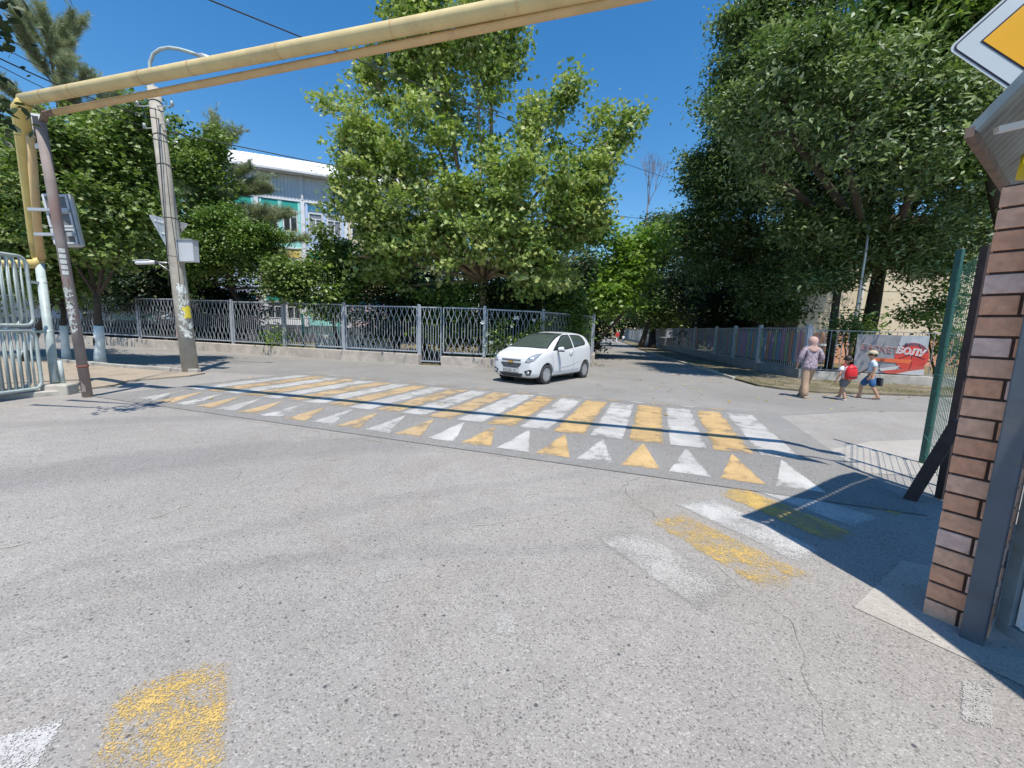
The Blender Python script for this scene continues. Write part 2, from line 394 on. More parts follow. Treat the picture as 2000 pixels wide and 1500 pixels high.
# --- cracks: thin dark joints
def crack(pts, wd, m='crack', jit=.02):
    P = [gz(x, y, .005) for x, y in pts]; Q = []
    for a, b in zip(P[:-1], P[1:]):
        n = max(2, int((b - a).length / .06))
        for k in range(n): Q.append(a.lerp(b, k / n) + Vector((rnd.uniform(-jit, jit), rnd.uniform(-jit, jit), 0)))
    vs = []; 
    for i, q in enumerate(Q):
        d = (Q[min(i + 1, len(Q) - 1)] - Q[max(i - 1, 0)]); nrm = Vector((-d.y, d.x, 0)).normalized() * wd * rnd.uniform(.3, 1)
        vs += [q + nrm, q - nrm]
    MB().add(vs, [(2 * i, 2 * i + 1, 2 * i + 3, 2 * i + 2) for i in range(len(Q) - 1)]).build('crack', M[m], road)
M['crack'] = mat('crack_dirt', (.19, .175, .155), .95, .3, 20)
M['dust'] = paint('dust_line', (.50, .46, .38), .5, sc=6)
crack([(1640, 1500), (1600, 1400), (1545, 1210), (1480, 1170), (1340, 1050)], .0015)
crack([(1250, 930), (1215, 950), (1245, 985), (1300, 1020)], .003, jit=.03)
crack([(0, 905), (250, 880), (500, 850), (760, 862)], .010, 'dust')
crack([(280, 790), (560, 832), (850, 880), (1080, 898), (1300, 928)], .02, 'dust', .03)
crack([(0, 1070), (300, 1010), (520, 930), (720, 880)], .012, 'dust')
crack([(860, 1035), (1050, 1010), (1190, 980)], .006, 'dust')

# ================================================================== DIRT ISLAND AND KERBS
isl = [(-8.85, 11.55), (-8.8, 10.9), (-9.35, 9.75), (-9.0, 9.0), (-9.15, 8.05), (-9.9, 7.3), (-14, 5.2), (-40, -4), (-60, 20), (-27, 17.6), (-20, 15.1), (-15, 13.2), (-12.6, 12.35), (-9.9, 11.62), (-9.3, 11.85)]
mb = MB(); mb.prism([Vector(p) for p in isl], .06, -.02); mb.build('dirt_verge', M['dirt'], kind='structure')
def kerb(name, pts, wd, h, m, z0=0.0, seg=.95):
    root = empty(name, (pts[0][0], pts[0][1], z0)); tag(root, kind='structure')
    for a, b in zip(pts[:-1], pts[1:]):
        a, b = Vector(a), Vector(b); L = (b - a).length; n = max(1, round(L / seg)); d = (b - a) / L; rz = math.atan2(d.y, d.x)
        for k in range(n):
            c = a + d * (k + .5) * L / n
            mb = MB(); mb.box((c.x + rnd.uniform(-.01, .01), c.y + rnd.uniform(-.01, .01), z0 + h / 2 + rnd.uniform(-.012, .008)), (L / n - .012, wd, h), rz=rz)
            mb.build('kerb_stone', m, root, bevel=.012)
    return root
kerb('kerb', [(-9.05, 11.6), (-9.9, 11.70), (-12.6, 12.43), (-15, 13.28), (-20, 15.2), (-27, 17.7)], .14, .13, M['concrete'])
# right verge
rv = [(30, 11.6), (12.2, 11.62), (8.9, 11.62), (8.2, 12.15), (7.85, 12.85), (8.08, 15), (8.55, 18.1), (9.45, 24), (10.35, 30.7), (15.3, 55.8), (25, 110), (32, 110), (18.5, 60), (14.1, 36.3), (12.05, 24.3), (11.1, 18.5), (10.85, 15.1), (14.7, 14.0), (19, 13), (30, 12.8)]
mb = MB(); mb.prism([Vector(p) for p in rv], .07, -.02); mb.build('grass_verge', M['verge'], kind='structure')
kerb('kerb', [(8.0, 14.5), (8.5, 18.1), (9.4, 24), (10.3, 30.7)], .13, .1, M['concrete'])
# grass tufts on the verges
def tufts(name, area, n, hgt, cols, seed, pred=None):  # grass blades
    rs = np.random.RandomState(seed); x0, x1, y0, y1 = area; vs = []; fs = []; rn = []
    c = 0
    while c < n:
        x, y = rs.uniform(x0, x1), rs.uniform(y0, y1)
        if pred and not pred(x, y): continue
        if math.sin(x * 2.1 + seed) + math.sin(y * 2.7 + x) < -.2: c += .2; continue
        c += 1; r_ = rs.rand()
        for k in range(5):
            a = rs.uniform(0, 6.28); l = hgt * rs.uniform(.5, 1.2); dx, dy = math.cos(a) * l * .6, math.sin(a) * l * .6
            b = len(vs); px, py = x + rs.uniform(-.04, .04), y + rs.uniform(-.04, .04)
            vs += [(px - dy * .12, py + dx * .12, .04), (px + dy * .12, py - dx * .12, .04), (px + dx, py + dy, .05 + l)]; fs.append((b, b + 1, b + 2)); rn += [r_] * 3
    me = bpy.data.meshes.new(name); me.from_pydata(vs, [], fs); at_ = me.attributes.new('rnd', 'FLOAT', 'POINT'); at_.data.foreach_set('value', rn)
    me.materials.append(cols); o = bpy.data.objects.new(name, me); COL.objects.link(o); return tag(o, kind='stuff')
M['grass'] = leaf_mat('verge_grass', [(.10, .14, .04), (.22, .20, .08), (.38, .32, .16)], .7, .25, .2)
M['grass_green'] = leaf_mat('yard_grass', [(.06, .12, .02), (.12, .18, .04), (.2, .2, .07)], .7, .25, .2)
def on_right_verge(x, y): return y < 15.2 and y > 11.7 and (x > 8.7 or y > 12.5) and not (x > 10.8 and y > 15.0 - (x - 10.8) * .27)
tag(tufts('verge_grass', (8.0, 15.5, 11.65, 14.8), 900, .06, M['grass'], 3, on_right_verge), 'short dry yellow green grass on the verge below the banner', 'grass')
tag(tufts('yard_grass', (-24, 4, 17.5, 27), 2600, .11, M['grass_green'], 5, lambda x, y: y > 16.9 - .3 * (x + 3.87) and y < 25 - .3 * x), 'green grass in the yard behind the left fence', 'grass')

# ================================================================== LEFT FENCE (wave bar panels on a plinth)
LP = [(-34.5, 25.7), (-30.4, 24.45), (-26.5, 23.3), (-22.5, 22.1), (-19.5, 21.2), (-16.24, 20.2), (-13.35, 19.34), (-10.4, 18.46), (-7.27, 17.5), (-3.82, 16.5), (-1.15, 16.12), (1.22, 17.1), (4.0, 20.6)]
LP = [Vector(p) for p in LP]
def wave_bar(sign, name='bar'):
    mb = MB(); H = 1.85; n = 40; vs = []; wd, th = .010, .006
    for i in range(n + 1):
        z = i / n; off = 0
        if .04 < z < .34: off = math.sin((z - .04) / .30 * 2 * math.pi)
        if .66 < z < .96: off = -math.sin((z - .66) / .30 * 2 * math.pi)
        x = sign * (.042 * off) 
        for dx, dy in ((-wd, -th), (wd, -th), (wd, th), (-wd, th)): vs.append((x + dx, dy, z * H))
    fs = [(i * 4 + k, i * 4 + (k + 1) % 4, i * 4 + 4 + (k + 1) % 4, i * 4 + 4 + k) for i in range(n) for k in range(4)]
    return MB().add(vs, fs)
lf_root = empty('wave_bar_fence', (LP[9].x, LP[9].y, 0), 'long grey fence of wavy bars on a low plinth left of the white car', 'fence')
proto_bar = None; nb = 0
def panel(root, a, b, z0, h, gap=.11, step=.125, limit=300, sag=0):
    global proto_bar, nb
    d = (b - a); L = d.length; d = d / L; rz = math.atan2(d.y, d.x)
    a2 = a + d * gap; b2 = b - d * gap; W = (b2 - a2).length
    mb = MB(); q = lambda p, z: (p.x, p.y, z)
    mb.beam(q(a2, z0), q(a2, z0 + h), .045, .04); mb.beam(q(b2, z0), q(b2, z0 + h), .045, .04)
    mb.beam(q(a2 + d * .0225, z0 + h - .02), q(b2 - d * .0225, z0 + h - .02), .036, .05); mb.beam(q(a2 + d * .0225, z0 + .02), q(b2 - d * .0225, z0 + .02), .036, .05)
    for zz in (.45, 1.45):
        mb.beam(q(a + d * .05, z0 + zz), q(a2 - d * .022, z0 + zz), .03, .03); mb.beam(q(b - d * .05, z0 + zz), q(b2 + d * .022, z0 + zz), .03, .03)
    fr = mb.build('panel_frame', M['fence_grey'], root)
    n = max(2, round(W / step)); base = wloc(root)
    for k in range(1, n):
        c = a2 + d * (W * k / n); sgn = 1 if k % 2 else -1
        if nb == 0:
            proto_bar = {s: wave_bar(s).build('bar', M['fence_grey'], None, world=False) for s in (1, -1)}
            for o in proto_bar.values(): COL.objects.unlink(o)
        src = proto_bar[sgn]
        o = bpy.data.objects.new('bar', src.data); COL.objects.link(o); o.parent = fr
        o.location = (c.x - base.x, c.y - base.y, z0 + .03 - base.z); o.rotation_euler = (0, 0, rz); o.scale = (1, 1, (h - .06) / 1.85); nb += 1
    return fr
for i, p in enumerate(LP):
    top = 2.34 + max(0, (-p.x - 4)) * .011
    mb = MB(); z0 = .40
    mb.box((p.x, p.y, (z0 + top + .06) / 2), (.10, .10, top + .06 - z0), rz=-.3)
    mb.box((p.x, p.y, top + .065), (.085, .085, .01), rz=-.3); mb.build('post', M['fence_grey'], lf_root)
for i in range(len(LP) - 1):
    a, b = LP[i], LP[i + 1]; top = 2.32 + max(0, (-(a.x + b.x) / 2 - 4)) * .011
    if i == 9:      # wicket gate next to the post, reaching down to the ground
        m = a.lerp(b, .36)
        fr = panel(lf_root, a, m, .12, top - .12, gap=.06, step=.11)
        panel(lf_root, m, b, .50, top - .50, gap=.05)
    else: panel(lf_root, a, b, .50 + max(0, (-a.x - 4)) * .003, top - .52)
# fence along the street side, seen almost edge-on
sf = empty('street_side_fence', (4.0, 20.6, 0), 'grey bar fence running away along the left side of the street', 'fence')
mb = MB(); pts = [Vector((4.05, 20.7)), Vector((4.7, 24)), Vector((5.4, 27.5)), Vector((6.1, 31)), Vector((8.2, 41)), Vector((11, 55))]
for a, b in zip(pts[:-1], pts[1:]):
    mb.beam((a.x, a.y, 2.2), (b.x, b.y, 2.2), .04, .04); mb.beam((a.x, a.y, .45), (b.x, b.y, .45), .04, .04)
    n = int((b - a).length / .14)
    for k in range(1, n): c = a.lerp(b, k / n); mb.beam((c.x, c.y, .46), (c.x, c.y, 2.19), .02, .02)
mb.build('bars', M['fence_grey'], sf, kind='stuff')
for p in pts: MB().box((p.x, p.y, 1.2), (.09, .09, 2.4)).build('post', M['fence_grey'], sf)
def wall_strip(mb, pts, th, h, z0=-.02, side=1):
    n = len(pts); off = []
    for i in range(n):
        d = (pts[min(i + 1, n - 1)] - pts[max(i - 1, 0)]).normalized(); off.append(Vector((-d.y, d.x)) * th * side)
    outer = [p - o * .5 for p, o in zip(pts, off)]; inner = [p + o * .5 for p, o in zip(pts, off)]
    for i in range(n - 1):
        poly = [outer[i], outer[i + 1], inner[i + 1], inner[i]]
        mb.prism(poly if side > 0 else list(reversed(poly)), h, z0)
g0 = LP[9].lerp(LP[10], .02); g1 = LP[9].lerp(LP[10], .36)
pl = empty('fence_plinth', (LP[8].x, LP[8].y, 0), 'low pale concrete plinth wall under the wavy bar fence', 'wall')
mb = MB(); P1 = [p - Vector((.05, .1)) for p in LP[:10]]
wall_strip(mb, [p - Vector((0, .06)) for p in LP[:9]] + [g0 - Vector((0, .06))], .34, .44); mb.build('plinth_wall', M['plinth'], pl, bevel=.015)
mb = MB(); wall_strip(mb, [g1 - Vector((0, .06))] + [p - Vector((0, .06)) for p in LP[10:]] + [Vector((5.4, 27.5)), Vector((11, 55))], .30, .40); mb.build('plinth_wall', M['plinth'], pl, bevel=.015)
# ledge lines on the plinth: darker base course
# ================================================================== RIGHT FENCE
RP = [Vector(p) for p in ((20.5, 75), (17.6, 57), (16.2, 48.5), (14.9, 41), (13.75, 34), (12.9, 29), (12.05, 24.3), (11.5, 21.2), (11.05, 18.3), (10.87, 15.1))]
RB = [Vector((10.87, 15.1)), Vector((12.3, 14.72)), Vector((14.7, 14.06)), Vector((18.5, 13.1)), Vector((24, 11.9))]
rf = empty('bar_fence', (RP[-1].x, RP[-1].y, 0), 'grey straight bar fence with coloured wooden planks right of the street', 'fence')
rf2 = empty('bar_fence', (RB[2].x, RB[2].y, 0), 'grey straight bar fence that carries the red banner', 'fence')
barm = MB().beam((0, 0, 0), (0, 0, 1), .016, .016).build('bar', M['fence_dark'], world=False); COL.objects.unlink(barm)
cnt = 0; far = MB()
def rail(mb, a, b, z0, z1):
    for z in (z0, z1): mb.beam((a.x, a.y, z), (b.x, b.y, z), .035, .025)
def bars_between(root, a, b, z0, z1, step, single):
    n = int((b - a).length / step); base = wloc(root)
    for k in range(1, n):
        c = a.lerp(b, k / n)
        if single:
            o = bpy.data.objects.new('bar', barm.data); COL.objects.link(o); o.parent = root
            o.location = (c.x - base.x, c.y - base.y, z0 + .012); o.scale = (1, 1, z1 - z0 - .024)
        else: far.beam((c.x, c.y, z0), (c.x, c.y, z1), .02, .02)
for i in range(len(RP) - 1):
    a, b = RP[i], RP[i + 1]; mb = MB(); rail(mb, a, b, .44, 1.92); mb.build('rail', M['fence_dark'], rf)
    bars_between(rf, a, b, .44, 1.97, .13, i >= 5)
far.build('bars', M['fence_dark'], rf, kind='stuff')
for p in RP: MB().box((p.x, p.y, 1.03), (.12, .12, 2.06), rz=.17).build('post', M['fence_grey'], rf)
for i in range(len(RB) - 1):
    a, b = RB[i], RB[i + 1]; mb = MB(); rail(mb, a, b, .42, 1.86); mb.build('rail', M['fence_dark'], rf2)
    bars_between(rf2, a, b, .42, 1.86, .17, True)
for p, ww in ((RB[0] + Vector((-.06, -.02)), .15), (RB[2], .11), (RB[3], .11)): MB().box((p.x + .1, p.y, 1.0), (ww, .12, 2.0), rz=-.25).build('post', M['fence_grey'], rf2)
gp = empty('fence_plinth', (11, 16, 0), 'grey concrete plinth wall under the fence right of the street', 'wall')
mb = MB(); wall_strip(mb, RP, .3, .42, side=-1); mb.build('plinth_wall', M['plinth_grey'], gp, bevel=.012)
mb = MB(); wall_strip(mb, RB, .3, .38, side=-1); mb.build('plinth_wall', M['concrete'], gp, bevel=.012)
# coloured planks
PC = {'purple': (.24, .17, .30), 'green': (.22, .32, .19), 'blue': (.12, .24, .36), 'orange': (.40, .20, .13), 'pink': (.36, .19, .30), 'teal': (.11, .28, .33)}
for k, c in PC.items(): M['plank_' + k] = mat('plank_' + k, c, .7, .12, 8)
seq = ['pink', 'blue', 'orange', 'green', 'pink', 'blue', 'green', 'purple', 'orange', 'blue', 'green', 'purple', 'teal', 'orange', 'blue', 'green', 'purple', 'pink']
base = wloc(rf); k = 0; s = .35
a, b = RP[9], RP[6]
pth = [RP[9], RP[8], RP[7], RP[6], RP[5], RP[4]]
while True:
    L = 0; pos = None
    for u, v in zip(pth[:-1], pth[1:]):
        l = (v - u).length
        if s < L + l: pos = u.lerp(v, (s - L) / l); d = (v - u) / l; break
        L += l
    if pos is None or k > 60: break
    nrm = Vector((-d.y, d.x)); pos = pos + nrm * .035
    zb = .62 - rnd.uniform(0, .1); zt = 1.84 - (.1 if k % 2 else 0) + rnd.uniform(-.03, .03)
    MB().box((pos.x, pos.y, (zb + zt) / 2), (.105, .018, zt - zb), rz=math.atan2(d.y, d.x)).build('plank', M['plank_' + seq[k % len(seq)]], rf)
    k += 1; s += .265 if k < 34 else .4
# white sheets hung on the far part of the fence
ws = [(RP[3], RP[4], .35, .75, 1), (RP[2], RP[3], .1, .5, 0), (RP[1], RP[2], .5, .8, 0), (RP[5], RP[6], .12, .42, 2)]
for a, b, u, v, kk in ws:
    p, q = a.lerp(b, u), a.lerp(b, v); d = (q - p).normalized(); nr = Vector((d.y, -d.x)) * .06
    MB().beam((p.x + nr.x, p.y + nr.y, 1.15), (q.x + nr.x, q.y + nr.y, 1.15), 1.3, .02).build('white_sheet', M['white'] if kk != 2 else M['plinth_grey'], rf)
# ------------------------------------------------------------------ banner
bl, br = RB[1].lerp(RB[2], .02), RB[1].lerp(RB[2], .86)
bd = (br - bl).normalized(); bn = Vector((bd.y, -bd.x)); BW = (br - bl).length; BH = 1.36; BZ = .40
bo = bl + bn * .05
ban = empty('banner', (bo.x, bo.y, BZ), 'grey and red basketball banner with large cyrillic lettering hung on the fence', 'banner')
def bpt(u, v, off=0): p = bo + bd * (u * BW) + bn * off; return (p.x, p.y, BZ + v * BH)
def bpoly(name, pts, col, off, rough=.5, var=.06, m=None):
    mb = MB(); mb.add([bpt(u, v, off) for u, v in pts], [list(range(len(pts)))])
    return mb.build(name, m or mat('print_' + name, col, rough, var, 3), ban)
def arc(cx, cy, r, a0, a1, n=20): return [(cx + r / BW * BH * math.cos(R(a0 + (a1 - a0) * i / n)), cy + r * math.sin(R(a0 + (a1 - a0) * i / n))) for i in range(n + 1)]
g = NG('banner_print_grey'); p = g.coord(); n_ = g.noise(p, 1.4, 4, .5, 1.2)
g.l(g.ramp(n_, [(.25, (.16, .16, .18)), (.5, (.24, .24, .26)), (.75, (.33, .32, .34))]), g.b.inputs['Base Color']); g.b.inputs['Roughness'].default_value = .45
nx, nz = 24, 12; mb = MB(); vs = []
for j in range(nz + 1):
    for i in range(nx + 1):
        u, v = i / nx, j / nz; vs.append(bpt(u, v, .006 * math.sin(u * 9 + v * 4) * (1 - v * .4) - .004))
mb.add(vs, [(j * (nx + 1) + i, j * (nx + 1) + i + 1, (j + 1) * (nx + 1) + i + 1, (j + 1) * (nx + 1) + i) for j in range(nz) for i in range(nx)], 0, True)
mb.build('sheet', g.m, ban)
bpoly('pale_corner', [(.62, 1), (1, 1), (1, .55), (.66, .62), (.60, .78)], (.36, .39, .42), .006, var=.25)
bpoly('ball', arc(.80, .46, .36, 0, 360, 36)[:-1], (.55, .05, .035), .009, var=.2)
bpoly('ball_shade', arc(.80, .46, .355, 20, 160, 20) + arc(.80, .38, .36, 150, 30, 16), (.14, .06, .09), .011, var=.3)
for nm, pts in (('ball_seam', [(.62, .38), (.78, .50), (.98, .40), (.98, .425), (.78, .525), (.62, .405)]), ('ball_seam', [(.78, .12), (.81, .3), (.79, .5), (.80, .5), (.822, .3), (.795, .12)]), ('ball_seam', [(.86, .8), (.90, .66), (.97, .56), (.975, .575), (.91, .675), (.87, .8)])):
    bpoly(nm, pts, (.10, .02, .02), .0125)
bpoly('red_ribbon', [(.26, .395), (.82, .385), (.78, .275), (.28, .31)], (.66, .13, .045), .014)
bpoly('grey_swoosh', [(.36, .12), (.66, .22), (.60, .10), (.42, .04)], (.50, .49, .50), .011)
bpoly('red_swoosh', [(.40, .06), (.70, .14), (.98, .24), (1, .18), (1, .10), (.78, .02), (.5, .0)], (.50, .08, .06), .0125)
bpoly('pale_swoosh', [(.62, .0), (.80, .09), (1, .16), (1, .0)], (.48, .48, .50), .015)
M['txt_dark'] = mat('banner_letters_maroon', (.20, .03, .035), .5, .05); M['txt_light'] = mat('banner_letters_edge', (.66, .55, .54), .5, .05); M['txt_white'] = mat('banner_letters_white', (.78, .77, .77), .5, .03)
def text_mesh(body, size, m, parent, origin, xdir, zdir, off=0, extr=.001, offset=0.0, name='lettering', shear=0, align='LEFT'):
    c = bpy.data.curves.new('t', 'FONT'); c.body = body; c.size = size; c.extrude = extr; c.offset = offset; c.shear = shear; c.align_x = align
    o = bpy.data.objects.new('t', c); COL.objects.link(o); dg = bpy.context.evaluated_depsgraph_get(); dg.update()
    me = bpy.data.meshes.new_from_object(o.evaluated_get(dg)); wdt = max((v.co.x for v in me.vertices), default=1)
    bpy.data.objects.remove(o); bpy.data.curves.remove(c)
    x, z = Vector(xdir).normalized(), Vector(zdir).normalized(); y = x.cross(z)  # faces -y
    base = wloc(parent); nrm = x.cross(z)
    for v in me.vertices: v.co = Vector(origin) - base + x * v.co.x + z * v.co.y + nrm * (v.co.z + off)
    me.materials.clear(); me.materials.append(m); ob = bpy.data.objects.new(name, me); COL.objects.link(ob); ob.parent = parent
    return ob, wdt
bx3 = Vector((bd.x, bd.y, -.10)); up3 = Vector((0, 0, 1))
text_mesh('БАСКЕТ', .285, M['txt_light'], ban, bpt(.065, .60), bx3, up3, .012, offset=.008, name='lettering_outline')
text_mesh('БАСКЕТ', .285, M['txt_dark'], ban, bpt(.065, .60), bx3, up3, .016, offset=-.001)
text_mesh('БОЛУ', .30, M['txt_white'], ban, bpt(.57, .545), bx3, up3, .019, offset=.014, shear=.15, name='lettering_outline')
text_mesh('БОЛУ', .30, M['txt_dark'], ban, bpt(.57, .545), bx3, up3, .023, offset=-.007, shear=.15)
# ================================================================== SCHOOL BUILDING (left, behind the trees)
SO = Vector((-15.7, 31.0)); SE_ = Vector((.936, .352)); SN = Vector((.352, -.936)); RZ = math.atan2(SE_.y, SE_.x)
sch = empty('school_building', (SO.x, SO.y, 0), 'three storey school with cyan, blue and cream panels under a white metal roof', 'building')
def sp(t, o=0): p = SO + SE_ * t + SN * o; return (p.x, p.y)
def sbox(mb, t0, t1, z0, z1, o0, o1):
    c = sp((t0 + t1) / 2, (o0 + o1) / 2); mb.box((c[0], c[1], (z0 + z1) / 2), (t1 - t0, abs(o1 - o0), z1 - z0), rz=RZ); return mb
def smat(n, c): M[n] = mat(n, c, .75, .06, 1.5, dirt=tuple(x * .85 for x in c)); return M[n]
smat('s_cyan', (.36, .78, .74)); smat('s_teal', (.02, .38, .32)); smat('s_blue', (.52, .66, .92)); smat('s_navy', (.03, .20, .38)); smat('s_cream', (.72, .64, .42)); smat('s_yellow', (.70, .52, .14)); smat('s_pink', (.60, .42, .46))
smat('s_white', (.78, .80, .84)); smat('s_base', (.10, .10, .115)); smat('s_attic', (.66, .67, .70)); smat('s_roof', (.85, .85, .86))
M['glass'] = mat('dark_window_glass', (.045, .05, .06), .08, .2, 1); M['curtain'] = mat('curtained_glass', (.24, .24, .26), .15, .2, 3)
BW_ = 2.93; T0, T1 = -6 * BW_, 4 * BW_ + .3
sbox(MB(), T0, T1, 1.3, 10.3, -.02, -10).build('wall', M['s_white'], sch)
sbox(MB(), T0, T1, -.02, 1.3, .05, -10).build('base_wall', M['s_base'], sch)
fl = [(6.95, 10.15, 8.0, 9.5, 9.62), (3.55, 6.8, 4.6, 6.1, 6.2), (1.3, 3.42, 1.75, 2.95, 3.05)]
cols = {0: ['s_white', 's_cyan', 's_yellow', 's_cyan', 's_cyan', 's_cyan', 's_blue', 's_cream', 's_blue', 's_cyan'],
        1: ['s_white', 's_yellow', 's_blue', 's_cream', 's_blue', 's_cream', 's_white', 's_cream', 's_cyan', 's_blue'],
        2: ['s_white', 's_blue', 's_cyan', 's_blue', 's_pink', 's_white', 's_cyan', 's_pink', 's_cyan', 's_white']}
trim = {'s_cyan': 's_teal', 's_blue': 's_navy', 's_cream': 's_yellow', 's_yellow': 's_yellow', 's_white': 's_teal', 's_pink': 's_navy'}
for fi, (z0, z1, wz0, wz1, tz) in enumerate(fl):
    for bi in range(10):
        t = T0 + bi * BW_; cn = cols[fi][bi]
        mb = sbox(MB(), t + .16, t + BW_ - .16, z0, wz0 - .05, 0, .05)
        for a, b in ((t + .16, t + .32), (t + BW_ / 2 - .12, t + BW_ / 2 + .12), (t + BW_ - .32, t + BW_ - .16)): sbox(mb, a, b, wz0 - .05, z1, 0, .05)
        mb.build('colour_panel', M[cn], sch)
        sp_ = MB()
        for a, b in ((t + .32, t + BW_ / 2 - .12), (t + BW_ / 2 + .12, t + BW_ - .32)): sbox(sp_, a, b, tz, z1 - .02, 0, .03)
        sp_.build('spandrel', M[trim[cn]], sch)
        for a, b in ((t + .36, t + BW_ / 2 - .16), (t + BW_ / 2 + .16, t + BW_ - .36)):
            mb = MB(); m_ = (a + b) / 2; zt = wz0 + (wz1 - wz0) * .72
            for q in ((a, a + .07, wz0, wz1), (b - .07, b, wz0, wz1), (a + .07, b - .07, wz0, wz0 + .07), (a + .07, b - .07, wz1 - .07, wz1), (a + .07, b - .07, zt - .03, zt + .03), (m_ - .04, m_ + .04, wz0 + .07, zt - .03)): sbox(mb, q[0], q[1], q[2], q[3], -.0, .07)
            wn = mb.build('window', M['white'], sch)
            sbox(MB(), a + .02, b - .02, wz0 + .02, wz1 - .02, 0, .02).build('pane', M['curtain'] if (bi + fi) % 3 == 0 or bi == 6 else M['glass'], wn)
    for bi in range(11):
        t = T0 + bi * BW_; sbox(MB(), t - .13, t + .13, z0 - .1, z1 + .12, 0, .12).build('pilaster', M['s_white'], sch)
    sbox(MB(), T0, T1, z1 + .02, z1 + .14, 0, .09).build('band', M['s_white'], sch)
mb = MB(); n = int((T1 - T0) / .22)
for k in range(n):
    a = T0 + k * .22; sbox(mb, a, a + .12, 10.32, 11.95, 0, .03)
mb.build('corrugated_siding', M['s_attic'], sch, kind='stuff')
sbox(MB(), T0, T1, 10.3, 11.97, -.01, -9.9).build('attic_wall', M['s_attic'], sch)
for t in (T0 + 4 * BW_ * 0 + BW_ * 6, T0 + BW_ * 3, T0 + BW_ * 9): sbox(MB(), t - .07, t + .07, 10.3, 11.95, .04, .14).build('attic_strut', M['s_attic'], sch)
ev = .7; zE = 12.0
mb = MB(); pA, pB = sp(T0 - .6, ev), sp(T1 + .6, ev); pC, pD = sp(T1 + .6, -11), sp(T0 - .6, -11); r1, r2 = sp(T0 + 4, -5), sp(T1 - 5, -5); zr = 14.7
mb.add([(*pA, zE + .12), (*pB, zE + .12), (*pC, zE + .12), (*pD, zE + .12), (*r1, zr), (*r2, zr)], [(0, 1, 5, 4), (1, 2, 5), (2, 3, 4, 5), (3, 0, 4)])
rfm = mb.build('roof', M['s_roof'], sch)
mb = MB(); nrb = 60
for k in range(nrb + 1):
    t = T0 - .6 + (T1 - T0 + 1.2) * k / nrb; tr_ = min(max(t, T0 + 4), T1 - 5)
    a = sp(t, ev); b = sp(tr_, -5); mb.beam((*a, zE + .135), (*b, zr + .02), .03, .03)
mb.build('roof_seams', M['s_roof'], rfm, kind='stuff')
mb = MB(); sbox(mb, T0 - .6, T1 + .6, zE - .02, zE + .12, .58, ev); sbox(mb, T0 - .6, T1 + .6, zE - .04, zE - .0, 0, .57); mb.build('eave', M['s_attic'], sch)
# things in the school yard
yw = empty('yard_wall', gz(640, 676), 'low whitewashed wall in the school yard behind the fence', 'wall')
a, b = Vector((-10.3, 21.3)), Vector((-5.6, 19.9)); mb = MB(); wall_strip(mb, [a, b], .25, .95); mb.build('wall_body', M['white'], yw)
mb = MB(); wall_strip(mb, [a - Vector((0, .02)), b - Vector((0, .02))], .29, .22); mb.build('wall_foot', M['s_cream'], yw)
yf = empty('yard_railing', gz(640, 665), 'thin teal metal railing in the school yard', 'railing'); mb = MB()
M['teal_paint'] = mat('teal_paint', (.02, .26, .24), .5, .1, 4)
A_, B_ = Vector((-11.5, 22.2)), Vector((-4.6, 20.2))
for z in (.95, 1.75): mb.beam((A_.x, A_.y, z), (B_.x, B_.y, z), .03, .03)
mb.build('rail', M['teal_paint'], yf); mb = MB()
for k in range(46): c = A_.lerp(B_, k / 45); mb.beam((c.x, c.y, .95), (c.x, c.y, 1.75), .014, .014)
mb.build('bars', M['teal_paint'], yf, kind='stuff')
for u in (0, .33, .66, 1): c = A_.lerp(B_, u); MB().box((c.x, c.y, 1.0), (.09, .09, 2.0)).build('post', M['teal_paint'], yf)
bw = empty('play_shed', (-19, 24.6, 0), 'pale blue low board wall seen through the fence by the concrete pole', 'wall')
M['sky_blue'] = mat('sky_blue_boards', (.20, .42, .72), .6, .1, 3)
MB().box((-19.2, 24.6, .95), (3.4, .1, 1.1), rz=-.3).build('wall_body', M['sky_blue'], bw); MB().box((-19.2, 24.58, 1.56), (3.5, .14, .1), rz=-.3).build('wall_cap', M['white'], bw)

# ================================================================== RIGHT BUILDING
rb = empty('beige_building', (18, 26, 0), 'beige rendered building with pink base behind the banner fence', 'building')
M['beige'] = mat('beige_render', (.66, .56, .41), .9, .08, .8, bump=.2, dirt=(.60, .49, .35)); M['pink_base'] = mat('pink_base', (.58, .30, .19), .9, .1, 1.5)
MB().box((32, 31, 4.4), (28, 10, 8.8)).build('wall', M['beige'], rb)
MB().box((32, 31, .93), (28.12, 10.12, 1.9)).build('base_wall', M['pink_base'], rb)
MB().box((32, 31, 8.9), (29, 11, .24)).build('eave', mat('brown_eave', (.22, .09, .06), .6), rb)
mb = MB()
for z in (3.2, 4.6, 6.0, 7.4): mb.box((32, 25.99, z), (28, .02, .02))
mb.build('panel_joints', mat('render_joint', (.45, .37, .27), .9), rb)
mb = MB(); mb.tube([(21.6, 25.8, .5), (21.6, 25.8, 8.6)], .07, 10); mb.build('downpipe', M['white'], rb)
mb = MB(); mb.box((19.2, 25.2, 1.15), (1.6, .6, .12)); mb.build('ledge', M['white'], rb)
for x in (34, 38.5):
    wf = MB(); 
    for q in ((-.8, -.72, 0, 1.7), (.72, .8, 0, 1.7), (-.72, .72, 0, .08), (-.72, .72, 1.62, 1.7), (-.04, .04, .08, 1.62)): wf.box((x + (q[0] + q[1]) / 2, 25.97, 4.9 + (q[2] + q[3]) / 2), (q[1] - q[0], .1, q[3] - q[2]))
    wf = wf.build('window', M['white'], rb); MB().box((x, 25.985, 5.75), (1.46, .04, 1.56)).build('pane', M['glass'], wf)

